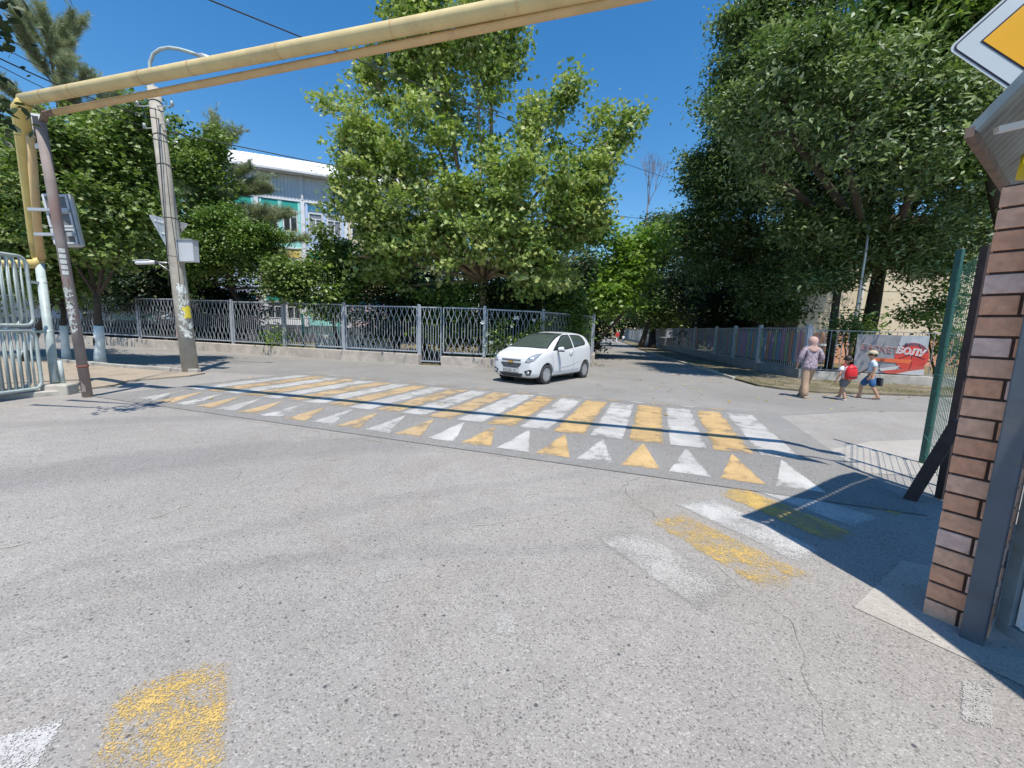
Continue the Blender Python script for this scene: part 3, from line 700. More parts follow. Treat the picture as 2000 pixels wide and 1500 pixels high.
# ================================================================== OVERHEAD PIPES AND LEFT GATE
pz = 5.05
pa = gz(45, 195, pz); pb = gz(1030, 2, pz); pb = pa + (pb - pa) * 1.62
pipe = empty('gas_pipe', (pa.x, pa.y, 0), 'thick yellow overhead gas pipe crossing the road, with riser on the left', 'gas pipe')
mb = MB(); n = 14
mb.tube([pa.lerp(pb, k / n) + Vector((0, 0, -.02 * math.sin(math.pi * k / n))) for k in range(n + 1)], .088, 16, cap=True); mb.build('pipe_run', M['pipe_yellow'], pipe)
for u in (.04, .09, .20, .27, .38, .5, .61, .74):
    c = pa.lerp(pb, u); d = (pb - pa).normalized(); c.z -= .02 * math.sin(math.pi * u); MB().tube([c - d * .012, c + d * .012], .092, 16, cap=False).build('weld_seam', M['pipe_tan'], pipe)
rbm = Vector(gz(76, 505, 2.72))
M['pipe_ochre'] = mat('ochre_pipe', (.60, .46, .15), .5, .1, 3, dirt=(.50, .36, .14))
mb = MB(); mb.tube([pa + Vector((.05, 0, -.02)), pa + Vector((-.10, .03, -.12)), rbm + Vector((-.02, 0, .35)), rbm], .105, 14); mb.build('riser', M['pipe_ochre'], pipe)
mb = MB(); mb.tube([rbm, rbm + Vector((-.03, -.05, -.12)), rbm + Vector((-.35, -.3, -.16)), rbm + Vector((-1.6, -1.6, -.2))], [.105, .10, .07, .06], 12); mb.build('branch_pipe', M['pipe_ochre'], pipe)
mb = MB(); q = pa + Vector((-.2, .22, -.45)); mb.tube([q, Vector((rbm.x - .22, rbm.y + .2, 2.4))], .06, 10); mb.build('rear_riser', M['pipe_tan'], pipe)
p2 = empty('thin_gas_pipe', (pa.x + .45, pa.y, 0), 'thinner tan pipe slung just below the thick overhead pipe', 'gas pipe')
a2, b2 = pa + Vector((.45, .055, -.15)), pb + Vector((0, .03, -.06))
mb = MB(); mb.tube([a2.lerp(b2, k / n) + Vector((0, 0, -.02 * math.sin(math.pi * k / n))) for k in range(n + 1)], .048, 12); mb.build('pipe_run', M['pipe_tan'], p2)
mb = MB(); mb.tube([a2, a2 + Vector((-.28, .1, .02)), a2 + Vector((-.42, .12, -.25))], .05, 10); mb.build('pipe_end', M['rust'], p2)
# leaning pole
lb = Vector(gz(172, 775)); lt = Vector((-8.12, 7.36, 5.0)); lt = Vector(gz(62, 232, 4.75)); lt.y += .12
lp = empty('leaning_pole', (lb.x, lb.y, 0), 'leaning faded mauve steel pole with paper stickers beside the tube gate', 'pole')
MB().tube([lb + Vector((0, 0, -.1)), lb.lerp(lt, .35), lb.lerp(lt, .7), lt], [.078, .078, .072, .07], 14).build('pole_shaft', M['pole_red'], lp)
d = (lt - lb).normalized()
def pole_patch(root, a, b, r, u0, u1, an0, an1, m, name='sticker', rag=.0):
    a, b = Vector(a), Vector(b); d = (b - a).normalized(); x = d.cross(Vector((0, 1, 0))).normalized(); y = d.cross(x); nu, na = 5, 5; vs = []
    for i in range(nu + 1):
        for j in range(na + 1):
            u = u0 + (u1 - u0) * i / nu; an = R(an0 + (an1 - an0) * j / na)
            if j in (0, na): an += rnd.uniform(-rag, rag) * .3
            if i in (0, nu): u += rnd.uniform(-rag, rag) * .01
            vs.append(a.lerp(b, u) + (x * math.cos(an) + y * math.sin(an)) * (r + .003))
    fs = [(i * (na + 1) + j, i * (na + 1) + j + 1, (i + 1) * (na + 1) + j + 1, (i + 1) * (na + 1) + j) for i in range(nu) for j in range(na)]
    return MB().add(vs, fs, 0, True).build(name, m, root)
M['paper'] = mat('torn_paper', (.62, .64, .62), .9, .25, 40); M['paper_y'] = mat('yellow_paper', (.72, .60, .05), .8, .1, 20); M['paper_w'] = mat('grey_paper', (.48, .50, .47), .9, .3, 30); M['rust_band'] = mat('rust_band', (.24, .09, .06), .8, .2, 20)
for k in range(5): pole_patch(lp, lb, lt, .075, .485 + k * .02, .50 + k * .02, 95, 160, M['paper'])
pole_patch(lp, lb, lt, .0765, .445, .47, 0, 360, M['rust_band'], 'rust_band')
for k in range(8): pole_patch(lp, lb, lt, .0775, .27 + k * .021, .287 + k * .021, 80 + rnd.uniform(-25, 25), 150 + rnd.uniform(-20, 25), M['paper_w' if k % 2 else 'paper'], rag=1)
c = lb.lerp(lt, .13); MB().tube([c - d * .02, c + d * .02], .088, 14).build('clamp', M['rust_band'], lp)
ab = lb + Vector((-.10, -.02, 0)); MB().beam(gz(164, 765, .12), at(153, 688, lb.y - .05), .05, .05).build('angle_bar', M['pole_red'], lp)
# small narrow plate high on the pole
tp = empty('narrow_sign', at(77, 255, 7.5), 'narrow black and white plate behind the top of the leaning pole', 'sign')
c = at(77, 257, 7.5); MB().box(c, (.16, .03, .56), rz=.3).build('plate', M['white'], tp); MB().box(c + Vector((-.02, -.022, .02)), (.08, .01, .44), rz=.3).build('plate_face', M['dark_metal'], tp)
# traffic light seen from behind
tl = empty('traffic_light', at(118, 470, 7.75), 'grey three section traffic light seen from behind on the leaning pole', 'traffic light')
c = at(120, 430, 7.78); Mx = Matrix.Rotation(-.14, 3, 'Y') @ Matrix.Rotation(.50, 3, 'Z')
def lbx(mb, off, size): mb.box(c + Mx @ Vector(off), size, M=Mx); return mb
lbx(MB(), (0, .06, 0), (.34, .16, .92)).build('housing', M['grey_box'], tl, bevel=.015)
lbx(MB(), (.20, .02, 0), (.03, .13, .92)).build('side_panel', M['grey_metal'], tl)
for k in range(3):
    z = .30 - k * .30
    mb = MB()
    for o_, s_ in (((-.15, -.035, z), (.03, .03, .27)), ((.15, -.035, z), (.03, .03, .27)), ((0, -.035, z + .12), (.27, .03, .03)), ((0, -.035, z - .12), (.27, .03, .03))): lbx(mb, o_, s_)
    mb.build('section_rim', M['grey_box'], tl)
    lbx(MB(), (0, -.024, z), (.268, .008, .208)).build('back_recess', mat('recess_grey', (.16, .165, .17), .6), tl)
    vis = MB(); vis.lathe([(.14, 0), (.14, .22)], 16, M=Matrix.Rotation(R(-90), 3, 'X')); vis.v = [tuple(c + Mx @ (Vector(v) + Vector((0, .14, z)))) for v in vis.v]; vis.build('visor', M['dark_metal'], tl)
for z in (.16, -.27):
    mb = MB(); lbx(mb, (-.19, -.06, z), (.38, .05, .05)); lbx(mb, (.1, -.06, z), (.10, .05, .07)); mb.build('bracket', M['grey_metal'], tl)
# tube gate at the far left
gd = Vector((.02, -1, 0)).normalized(); g0_ = Vector((-9.13, 7.86, 0))
gate = empty('tube_gate', (g0_.x, g0_.y, 0), 'pale green gate of rounded steel tubes at the left edge', 'gate')
def gpt(t, z, off=0): n_ = Vector((-gd.y, gd.x, 0)); return g0_ + gd * t - n_ * off + Vector((0, 0, z))
def loop(z0, z1, t0, t1, r, off=0, rc=.14):
    P = []
    for (cx, cz, s) in ((t0 + rc, z1 - rc, 90), (t0 + rc, z0 + rc, 180), (t1 - rc, z0 + rc, 270), (t1 - rc, z1 - rc, 0)):
        for k in range(6):
            a_ = R(s + 90 * k / 5); P.append(gpt(cx + rc * math.cos(a_), cz + rc * math.sin(a_), off))
    P.append(P[0]); return MB().tube(P, r, 10, cap=False)
for zi, (z0, z1) in enumerate(((.16, 1.26), (1.36, 2.62))):
    for off in (0, .22):
        fr = loop(z0, z1, .12, 2.7, .032, off).build('gate_frame', M['tube_green'], gate)
        for k in range(1, 34):
            t = .12 + .105 * k
            if t > 2.6: break
            MB().tube([gpt(t + .015 * off, z0, off), gpt(t, z1, off)], .017, 8).build('gate_bar', M['tube_green'], fr)
gpb = g0_ + Vector((.0, .12, .22)); gpt_ = Vector((rbm.x, rbm.y, 2.62))
post = empty('gate_post', (gpb.x, gpb.y, 0), 'pale green round gate post on a broken concrete block', 'post')
MB().tube([gpb, gpb.lerp(gpt_, .5) , gpt_], .072, 14).build('post_shaft', M['tube_green'], post)
MB().tube([gpb + Vector((.10, .05, -.02)), gpb + Vector((.08, .05, .45))], .035, 8).build('stub_pipe', M['tube_green'], post)
for u in (.42, .83): cc = gpb.lerp(gpt_, u); MB().beam(cc, cc + gd * .26, .05, .05).build('hinge', M['tube_green'], post); MB().tube([cc - Vector((0, 0, .02)), cc + Vector((0, 0, .02))], .08, 14).build('collar', M['grey_metal'], post)
blk = empty('concrete_block', (gpb.x, gpb.y, 0), 'broken concrete block and footing under the tube gate post', 'concrete block')
mb = MB(); mb.box(gpb + Vector((.10, -.02, -.13)), (.42, .34, .24), rz=.3); b_ = mb.build('block', M['concrete'], blk, bevel=.03)
mb = MB(); wall_strip(mb, [Vector((-8.95, 8.0)), Vector((-9.5, 7.3)), Vector((-11.5, 4.7))], .30, .12); mb.build('footing', M['concrete'], blk, bevel=.02)

# ================================================================== CONCRETE UTILITY POLE
cb = Vector(gz(373, 728)); ct = at(300, 172, cb.y + .1)
up = empty('utility_pole', (cb.x, cb.y, 0), 'tall tapered concrete utility pole with cables and torn stickers', 'utility pole')
MB().tube([cb + Vector((0, 0, -.1)), cb.lerp(ct, .3), cb.lerp(ct, .65), ct], [.205, .185, .16, .14], 18).build('pole_shaft', M['pole_conc'], up)
arm = [at(x, y, cb.y + .05) for x, y in ((306, 215), (300, 175), (293, 140), (293, 122), (300, 105), (313, 96), (330, 93), (350, 96), (368, 101), (385, 107))]
MB().tube(arm, .042, 10).build('lamp_arm', M['tube_green'], up)
e = arm[-1]; dd = (arm[-1] - arm[-2]).normalized()
mb = MB(); mb.tube([e - dd * .04, e + dd * .06, e + dd * .16, e + dd * .36, e + dd * .42], [.03, .055, .085, .075, .03], 12); o = mb.build('lamp_head', M['grey_metal'], up)
def ring(root, a, b, u, r, m='black_wire', tilt=0, nm='cable_tie'):
    c = Vector(a).lerp(Vector(b), u); P = [c + Vector((math.cos(t) * r, math.sin(t) * r, tilt * math.cos(t + .8))) for t in [2 * math.pi * k / 20 for k in range(21)]]
    MB().tube(P, .011, 5, cap=False).build(nm, M[m], root)
for u, tl_ in ((.43, -.03), (.56, .02), (.74, .05), (.83, -.06), (.84, .05), (.93, -.05), (.95, .05)):
    ring(up, cb, ct, u, .19 - u * .055 + .004, tilt=tl_)
MB().tube([at(330, 560, cb.y - .2), at(322, 430, cb.y - .18), at(312, 300, cb.y - .17), at(303, 210, cb.y - .16)], .012, 6).build('cable', M['black_wire'], up)
MB().tube([at(352, 560, cb.y - .21), at(346, 500, cb.y - .26), at(334, 420, cb.y - .2), at(318, 260, cb.y - .17)], .009, 6).build('cable', M['black_wire'], up)
MB().beam(at(341, 560, cb.y - .05), at(336, 520, cb.y - .05), .09, .07).build('cable_conduit', M['grey_metal'], up)
MB().beam(at(350, 660, cb.y - .22) + Vector((-.12, .1, 0)), at(343, 560, cb.y - .1) + Vector((-.05, .1, 0)), .06, .06).build('cable_conduit', M['pole_red'], up)
for (x, y, s) in ((268, 203, -1), (282, 246, -1), (336, 203, 1), (328, 238, 1)):
    h = at(x, y, cb.y); q = at(304 + (y - 180) * .1, y + 4, cb.y)
    MB().tube([q, h + Vector((0, 0, -.06)), h], .012, 6).build('insulator_hook', M['grey_metal'], up); MB().lathe([(.0, -.07), (.045, -.06), (.03, -.02), (.05, .0), (.03, .03), (.04, .06), (0, .07)], 12, c=h).build('insulator', M['porcelain'], up)
pole_patch(up, cb, ct, .189, .205, .245, 130, 190, M['paper_y'], rag=.6)
for k in range(13):
    a0_ = rnd.uniform(85, 150); pole_patch(up, cb, ct, .1925 + k * .0002 - k * .0008, .13 + k * .014, .142 + k * .014, a0_, a0_ + rnd.uniform(15, 55), M['paper_w' if k % 3 else 'paper'], rag=1)
pole_patch(up, cb, ct, .186, .295, .33, 110, 165, M['paper'], rag=.6)
# yield sign back
ys = empty('yield_sign', at(330, 500, cb.y + .3), 'back of a grey triangular yield sign on the concrete pole', 'road sign')
tr = [at(289, 418, cb.y + .28), at(369, 437, cb.y + .22), at(326, 484, cb.y + .25)]; nn = Vector((0, .02, 0))
mb = MB(); vs = []
ctr = (tr[0] + tr[1] + tr[2]) / 3
P = []
for i in range(3):
    a, b, c_ = tr[i - 1], tr[i], tr[(i + 1) % 3]; P += [b.lerp(a, .07), b.lerp(ctr, .05), b.lerp(c_, .07)]
mb.add([*P, *[p + nn for p in P]], [list(range(9)), list(reversed(range(9, 18)))] + [(i, (i + 1) % 9, 9 + (i + 1) % 9, 9 + i) for i in range(9)]); mb.build('plate', M['grey_metal'], ys)
for v in (.18, .55): MB().beam(tr[0].lerp(tr[2], v) - nn * .8 + Vector((.1, 0, 0)), tr[1].lerp(tr[2], v) - nn * .8 - Vector((.1, 0, 0)), .03, .02).build('bracket', M['white'], ys)
cbx = empty('control_box', at(366, 510, cb.y), 'pale grey steel box strapped to the right side of the concrete pole', 'control box')
c = at(367, 491, cb.y - .05); MB().box(c, (.50, .2, .58), rz=-.1).build('box_body', M['grey_box'], cbx, bevel=.01); MB().box(c + Vector((-.19, -.112, 0)), (.01, .01, .56), rz=-.1).build('door_seam', M['dark_metal'], cbx); MB().box(c + Vector((0, -.01, .30)), (.54, .24, .02), rz=-.1).build('box_lid', M['grey_metal'], cbx)
cc = empty('security_camera', at(283, 515, cb.y), 'white bullet security camera on an arm left of the concrete pole', 'security camera')
a, b = at(264, 513, cb.y - .35), at(303, 512, cb.y - .15)
MB().tube([a, a.lerp(b, .1), a.lerp(b, .7), b], [.045, .055, .055, .045], 12).build('camera_body', M['white'], cc, bevel=0)
MB().beam(a.lerp(b, -.08) + Vector((0, 0, .06)), a.lerp(b, .75) + Vector((0, 0, .06)), .12, .015).build('sun_shade', M['white'], cc)
MB().tube([b, b.lerp(a, -.12)], .05, 12).build('rear_cap', M['dark_metal'], cc); MB().tube([b, at(338, 514, cb.y)], .022, 8).build('arm', M['grey_metal'], cc); MB().tube([b + Vector((.1, 0, -.04)), at(339, 534, cb.y)], .014, 8).build('brace', M['grey_metal'], cc)

# ================================================================== OVERHEAD WIRES
def wire(p, q, sag, label, r=.011, n=24, nm='overhead_wire'):
    p, q = Vector(p), Vector(q); P = [p.lerp(q, k / n) - Vector((0, 0, sag * 4 * (k / n) * (1 - k / n))) for k in range(n + 1)]
    o = MB().tube(P, r, 5, cap=False).build(nm, M['black_wire'], loc=(p.x, p.y, p.z)); return tag(o, label, 'wire', 'overhead wires')
wire(at(318, 255, cb.y), at(1345, 436, 34), .35, 'black cable from the concrete pole across the plane tree to the right', .016)
wire(at(1000, 408, 26), at(1500, 440, 60), .1, 'thin cable continuing beyond the plane tree', .012)
wire(at(380, -12, 9), at(1370, 368, 40), .25, 'thin wire falling from the top edge behind the pipe to the right', .016)
for k, (a, b) in enumerate((((-40, 68), (268, 203)), ((-40, 40), (268, 200)), ((-40, 95), (310, 232)), ((-40, 108), (282, 246)))):
    wire(at(a[0], a[1], 7.0), at(b[0], b[1], cb.y), .12, ['lowest but two of the wires reaching the concrete pole from the left', 'topmost wire reaching the concrete pole from the left', 'thick wire reaching the concrete pole below the insulators', 'lowest wire reaching the concrete pole from the left'][k], .013 if k == 2 else .008)
wire(at(268, 206, cb.y), at(180, 250, 20), .1, 'thin wire from the left insulator back into the pine', .008)
wire(at(282, 250, cb.y), at(190, 275, 20), .1, 'thin wire from the lower insulator back into the trees', .008)

# ================================================================== BRICK PILLAR, STEEL GATE, CANOPY, SIGN (right)
V0 = Vector((2.475, 2.20)); eu = Vector((.56, -.828)).normalized(); ew = Vector((-eu.y, eu.x))    # ew points away from camera
if ew.y < 0: ew = -ew
pil = empty('brick_pillar', (V0.x, V0.y, 0), 'red brick gate pillar with dark recessed joints at the right edge', 'pillar')
rzp = math.atan2(eu.y, eu.x)
def pbox(mb, u0, u1, w0, w1, z0, z1): c = V0 + eu * ((u0 + u1) / 2) + ew * ((w0 + w1) / 2); mb.box((c.x, c.y, (z0 + z1) / 2), (u1 - u0, w1 - w0, z1 - z0), rz=rzp); return mb
PH = 2.40; NC = 22; cp = PH / NC
pbox(MB(), .010, .245, .010, .37, -.02, PH - .004).build('mortar_core', M['mortar'], pil)
bm = [mat('brick_%d' % k, c, .85, .2, 22, bump=.5, dirt=tuple(x * .8 + .05 for x in c)) for k, c in enumerate(((.70, .37, .235), (.72, .42, .29), (.71, .48, .40), (.66, .33, .20), (.70, .40, .27)))]
bmn = ['brick_face_a', 'brick_face_b', 'brick_face_c', 'brick_face_d', 'brick_face_e']
for m_, n_ in zip(bm, bmn): m_.name = n_
for k in range(NC):
    z0 = k * cp + .0; z1 = z0 + cp - .013
    rows = [(0, .132), (.144, .252)] if k % 2 == 0 else [(0, .252)]
    for (a, b) in rows:
        j = rnd.uniform(-.002, .002); mt = bm[rnd.randrange(5)]
        pbox(MB(), a, b, j, .12, z0, z1).build('brick', mt, pil, bevel=.004)
    for (a, b) in ((.132, .245), (.257, .38)): pbox(MB(), rnd.uniform(-.001, .002), .12, a, b, z0, z1).build('brick', bm[rnd.randrange(5)], pil, bevel=.004)
sp0 = V0 + eu * .205 - ew * .052
sg = empty('steel_gate', (sp0.x, sp0.y, 0), 'blue grey steel post and gate leaf with pale panel right of the bricks', 'gate')
MB().box((sp0.x, sp0.y, 1.5), (.088, .088, 3.0), rz=rzp).build('gate_post', M['gate_steel'], sg, bevel=.006)
G0 = Vector((2.70, 1.985)); gdir = Vector((-.04, -1)).normalized()
def gq(t, z): p = G0 + gdir * t; return (p.x, p.y, z)
mb = MB(); 
mb.beam(gq(0, .06), gq(0, 2.5), .06, .06); mb.beam(gq(.03, .09), gq(2.4, .09), .06, .06); mb.beam(gq(.03, 2.47), gq(2.4, 2.47), .06, .06); mb.beam(gq(2.43, .06), gq(2.43, 2.5), .06, .06)
mb.build('leaf_frame', M['gate_frame'], sg, bevel=.004)
MB().beam(gq(.03, 1.27), gq(2.4, 1.27), .012, 2.34, up=(0, 0, 1)).build('leaf_panel', M['gate_panel'], sg) if False else None
mb = MB(); c = G0 + gdir * 1.215; mb.box((c.x + .012, c.y, 1.28), (2.37, .012, 2.33), rz=math.atan2(gdir.y, gdir.x)); mb.build('leaf_panel', M['gate_panel'], sg)
mb = MB(); mb.beam(gq(.05, .13), gq(.05, 2.44), .02, .02); mb.beam(gq(.06, .135), gq(2.38, .135), .02, .02); mb.build('panel_bead', M['white'], sg)
for z in (.45, 1.2, 2.0): MB().tube([(G0.x - .02, G0.y + .06, z - .05), (G0.x - .02, G0.y + .06, z + .05)], .016, 8).build('hinge', M['gate_steel'], sg)
# canopy
C1 = Vector((2.37, 2.30, 2.73)); C2 = Vector((4.35, 3.58, 2.60)); vv = Vector((.10, -.20, .27))
can = empty('canopy', (C1.x, C1.y, 0), 'tilted corrugated zinc canopy on rusty angle iron above the brick pillar', 'canopy')
eC = (C2 - C1); Lc = eC.length
def sheet(s0, s1, v0, v1, nm):
    mb = MB(); nc = int((s1 - s0) * Lc / .0085); vs = []; up_ = eC.normalized().cross(vv.normalized()).normalized()
    if up_.z < 0: up_ = -up_
    for i in range(nc + 1):
        for j in range(2):
            s_ = s0 + (s1 - s0) * i / nc; v_ = (v0, v1)[j]
            vs.append(C1 + eC * s_ + vv * v_ + up_ * (.009 * math.sin(s_ * Lc / .076 * 2 * math.pi)))
    mb.add(vs, [(2 * i, 2 * i + 1, 2 * i + 3, 2 * i + 2) for i in range(nc)], 0, True); return mb.build(nm, M['zinc'], can)
# corrugations run along the slope; two overlapping strips with a gap
def sheet2(s0, s1, v0, v1):
    # corrugation across v: edges serrated along the rafter side
    mb = MB(); Lv = vv.length; nv = max(4, int((v1 - v0) * Lv / .0085)); up_ = eC.normalized().cross(vv.normalized()).normalized(); vs = []
    for i in range(nv + 1):
        v_ = v0 + (v1 - v0) * i / nv
        for j in range(2): vs.append(C1 + eC * (s0, s1)[j] + vv * v_ + up_ * (.009 * math.sin(v_ * Lv / .076 * 2 * math.pi)))
    mb.add(vs, [(2 * i, 2 * i + 1, 2 * i + 3, 2 * i + 2) for i in range(nv)], 0, True); return mb.build('zinc_sheet', M['zinc'], can)
sheet(0, 1.02, -.02, 1.25, 'zinc_sheet'); sheet(0.0, 1.02, 1.45, 2.55, 'zinc_sheet')
mb = MB(); Wv = Vector((.66, -2.43, .10)); qa, qb = C1 + vv * 2.5, C2 + vv * 2.5; mb.add([qa, qb, qb + Wv, qa + Wv], [(0, 1, 2, 3)]); fr_ = mb.build('flat_shade_sheet', M['zinc'], can); md = fr_.modifiers.new('t', 'SOLIDIFY'); md.thickness = .03  # flat sheet out of view, added and angled to shade the ground by the pillar
dn = Vector((0, 0, -.045))
MB().beam(C1 + dn - eC * .01, C1 + dn + eC * 1.0, .035, .05).build('rafter', M['rust'], can)
MB().beam(C1 + dn + vv * .05, C1 + dn + vv * 2.5, .04, .04).build('purlin', M['gate_frame'], can)
MB().beam(C1 + dn + vv * 1.0 + eC * .02, C1 + dn + vv * 1.0 + eC, .04, .03).build('purlin', M['white'], can)
MB().beam(C1 + dn * 2 + eC * .06 + vv * .3, C1 + dn * 2 + eC * .06 + vv * .5 + Vector((.5, -.1, .05)), .035, .03).build('brace', M['white'], can)
MB().tube([(4.5, 3.75, 0), (4.5, 3.75, 2.6)], .03, 8).build('canopy_post', M['rust'], can)
wallr = empty('gatehouse_wall', (3.4, 2.6, 0), 'dark plastered wall behind the brick pillar under the canopy', 'wall')
yb = empty('yellow_pipe_cap', at(1990, 320, 2.5), 'yellow painted pipe end tucked under the canopy', 'pipe')
q = at(1992, 318, 2.45); MB().tube([q + Vector((.05, 0, -.08)), q + Vector((.06, 0, .05))], .04, 12).build('pipe_piece', mat('bright_yellow', (.62, .48, .02), .5), yb)
bpy.data.objects.remove(wallr)
# priority road sign
Ls, Cs = at(1878, 90, 3.6), at(2030, 61, 3.4); Cs.z = Ls.z
hx = (Cs - Ls); hl = hx.length; ux = hx.normalized(); uz = Vector((0, 0, 1)); un = ux.cross(uz)
ps = empty('priority_sign', (Cs.x, Cs.y, 0), 'white and yellow diamond priority road sign above the canopy', 'road sign')
def diamond(rad, rc, off, m, nm, inner=None, back=False):
    P = []
    for k in range(4):
        a0 = k * 90; cx, cz = (rad - rc * 1.414) * math.cos(R(a0)), (rad - rc * 1.414) * math.sin(R(a0))
        for j in range(7): an = R(a0 - 45 + 90 * j / 6); P.append((cx + rc * math.cos(an), cz + rc * math.sin(an)))
    mb = MB(); f = lambda p, o_: Cs + ux * p[0] + uz * p[1] + un * o_
    n = len(P); mb.add([f(p, off) for p in P] + [f(p, off - .004) for p in P], [list(range(n)), list(reversed(range(n, 2 * n)))] + [(i, n + i, n + (i + 1) % n, (i + 1) % n) for i in range(n)])
    return mb.build(nm, m, ps)
M['sign_white'] = mat('sign_white', (.56, .60, .62), .35, .06, 2); M['sign_yellow'] = mat('sign_yellow', (.85, .42, .01), .35, .05, 3); M['sign_black'] = mat('sign_black', (.03, .02, .04), .4)
sgn = 1 if un.y < 0 else -1
un = un * sgn
diamond(.5, .045, 0, M['sign_white'], 'plate'); diamond(.478, .035, .003, M['sign_black'], 'border_line'); diamond(.462, .03, .006, M['sign_white'], 'white_field'); diamond(.318, .004, .009, M['sign_black'], 'inner_outline'); diamond(.302, .003, .012, M['sign_yellow'], 'yellow_field')
sx_ = Cs + Vector((1.1, .10, 0)); MB().tube([Cs - un * .04 + ux * .1, sx_], .022, 8).build('sign_arm', M['grey_metal'], ps); MB().tube([(sx_.x, sx_.y, 0), (sx_.x, sx_.y, sx_.z + .3)], .03, 10).build('sign_post', M['grey_metal'], ps)
# green mesh fence
gb = Vector(gz(1802, 905)); ge = Vector((4.45, 3.98, 0)); gf = empty('green_mesh_fence', (gb.x, gb.y, 0), 'dark green welded mesh fence and post behind the brick pillar', 'fence')
MB().box((gb.x, gb.y, 1.36), (.05, .07, 2.72), rz=.2).build('post', M['green_post'], gf, bevel=.005)
mb = MB(); d = (ge - gb); L = d.length; d.normalize()
for k in range(int(L / .1)): p = gb + d * (.08 + k * .1); mb.beam((p.x, p.y, .12), (p.x, p.y, 2.48), .004, .004)
z = .14; hs = []
while z < 2.5: hs.append(z); z += .2
for h in hs:
    mb.beam((gb.x, gb.y, h), (ge.x, ge.y, h), .004, .004)
    if int(h / .2) % 4 == 1: mb.beam((gb.x - .03, gb.y + .02, h + .05), (ge.x - .03, ge.y + .02, h + .05), .006, .006)
mb.build('wire_mesh', M['green_wire'], gf, kind='stuff')
for z in (.5, .95, 1.4, 1.85, 2.25): MB().box((gb.x + d.x * .06, gb.y + d.y * .06, z), (.05, .05, .035), rz=.2).build('clip', M['green_post'], gf)
pb_ = empty('dark_post', (4.42, 3.95, 0), 'dark brown steel post with raking brace beside the brick pillar', 'post')
MB().box((4.44, 3.97, 1.25), (.07, .07, 2.5)).build('post_shaft', M['wood_dark'], pb_)
b0 = Vector(gz(1778, 975)); b1 = at(1872, 822, 3.75); MB().beam(b0 - (b1 - b0) * .03, b1, .10, .10).build('brace', M['wood_dark'], pb_)
# ================================================================== MODIFIER EVALUATION HELPERS
def evaluated(o):
    dg = bpy.context.evaluated_depsgraph_get(); dg.update()
    me = bpy.data.meshes.new_from_object(o.evaluated_get(dg)); return me
def skin_mesh(J, E_, root, sub=2):
    names = list(J); me = bpy.data.meshes.new('s'); me.from_pydata([J[n][0] for n in names], [(names.index(a), names.index(b)) for a, b in E_], [])
    o = bpy.data.objects.new('s', me); COL.objects.link(o)
    m = o.modifiers.new('skin', 'SKIN'); m.use_smooth_shade = True; m.branch_smoothing = .6
    for i, n in enumerate(names):
        r_ = J[n][1]; r_ = r_ if isinstance(r_, tuple) else (r_, r_)
        me.skin_vertices[0].data[i].radius = r_; me.skin_vertices[0].data[i].use_root = (n == root)
    s = o.modifiers.new('sub', 'SUBSURF'); s.levels = sub; s.render_levels = sub
    r = evaluated(o); bpy.data.objects.remove(o); bpy.data.meshes.remove(me); return r
def put(me, name, m, parent, label=None):
    me.materials.clear(); me.materials.append(m); me.name = name
    for p in me.polygons: p.material_index = 0
    o = bpy.data.objects.new(name, me); COL.objects.link(o); o.parent = parent
    if label: o['label'] = label
    return o
def local(mb, name, m, parent, bevel=0): return mb.build(name, m, parent, world=False, bevel=bevel)

# ================================================================== PEOPLE
M['skin'] = mat('skin', (.50, .28, .18), .5, .06, 8); M['hair'] = mat('dark_hair', (.025, .017, .013), .6, .3, 40)
def P3(*a): return Vector(a)
def hand(J, E_, key, w_, dirn, side, s=1.0):
    d = Vector(dirn).normalized(); lat = Vector((side, 0, 0)) if abs(d.x) < .7 else Vector((0, 1, 0)); fw = d.cross(lat).normalized()
    palm = w_ + d * .055 * s; J[key + 'palm'] = (palm, (.026 * s, .020 * s)); E_.append((key + 'wr', key + 'palm'))
    for i, (o_, l) in enumerate(((-.024, .052), (-.008, .064), (.008, .060), (.024, .046))):
        b = palm + d * .026 * s + fw * o_ * s; m_ = b + d * l * .55 * s; t = m_ + d * l * .4 * s - lat * .012 * s
        J[f'{key}f{i}a'] = (b, .0085 * s); J[f'{key}f{i}b'] = (m_, .0078 * s); J[f'{key}f{i}c'] = (t, .006 * s)
        E_ += [(key + 'palm', f'{key}f{i}a'), (f'{key}f{i}a', f'{key}f{i}b'), (f'{key}f{i}b', f'{key}f{i}c')]
    tb = palm - fw * .03 * s + d * .0; tt = tb - fw * .012 * s + d * .035 * s
    J[key + 'ta'] = (tb, .010 * s); J[key + 'tb'] = (tt, .007 * s); E_ += [(key + 'palm', key + 'ta'), (key + 'ta', key + 'tb')]
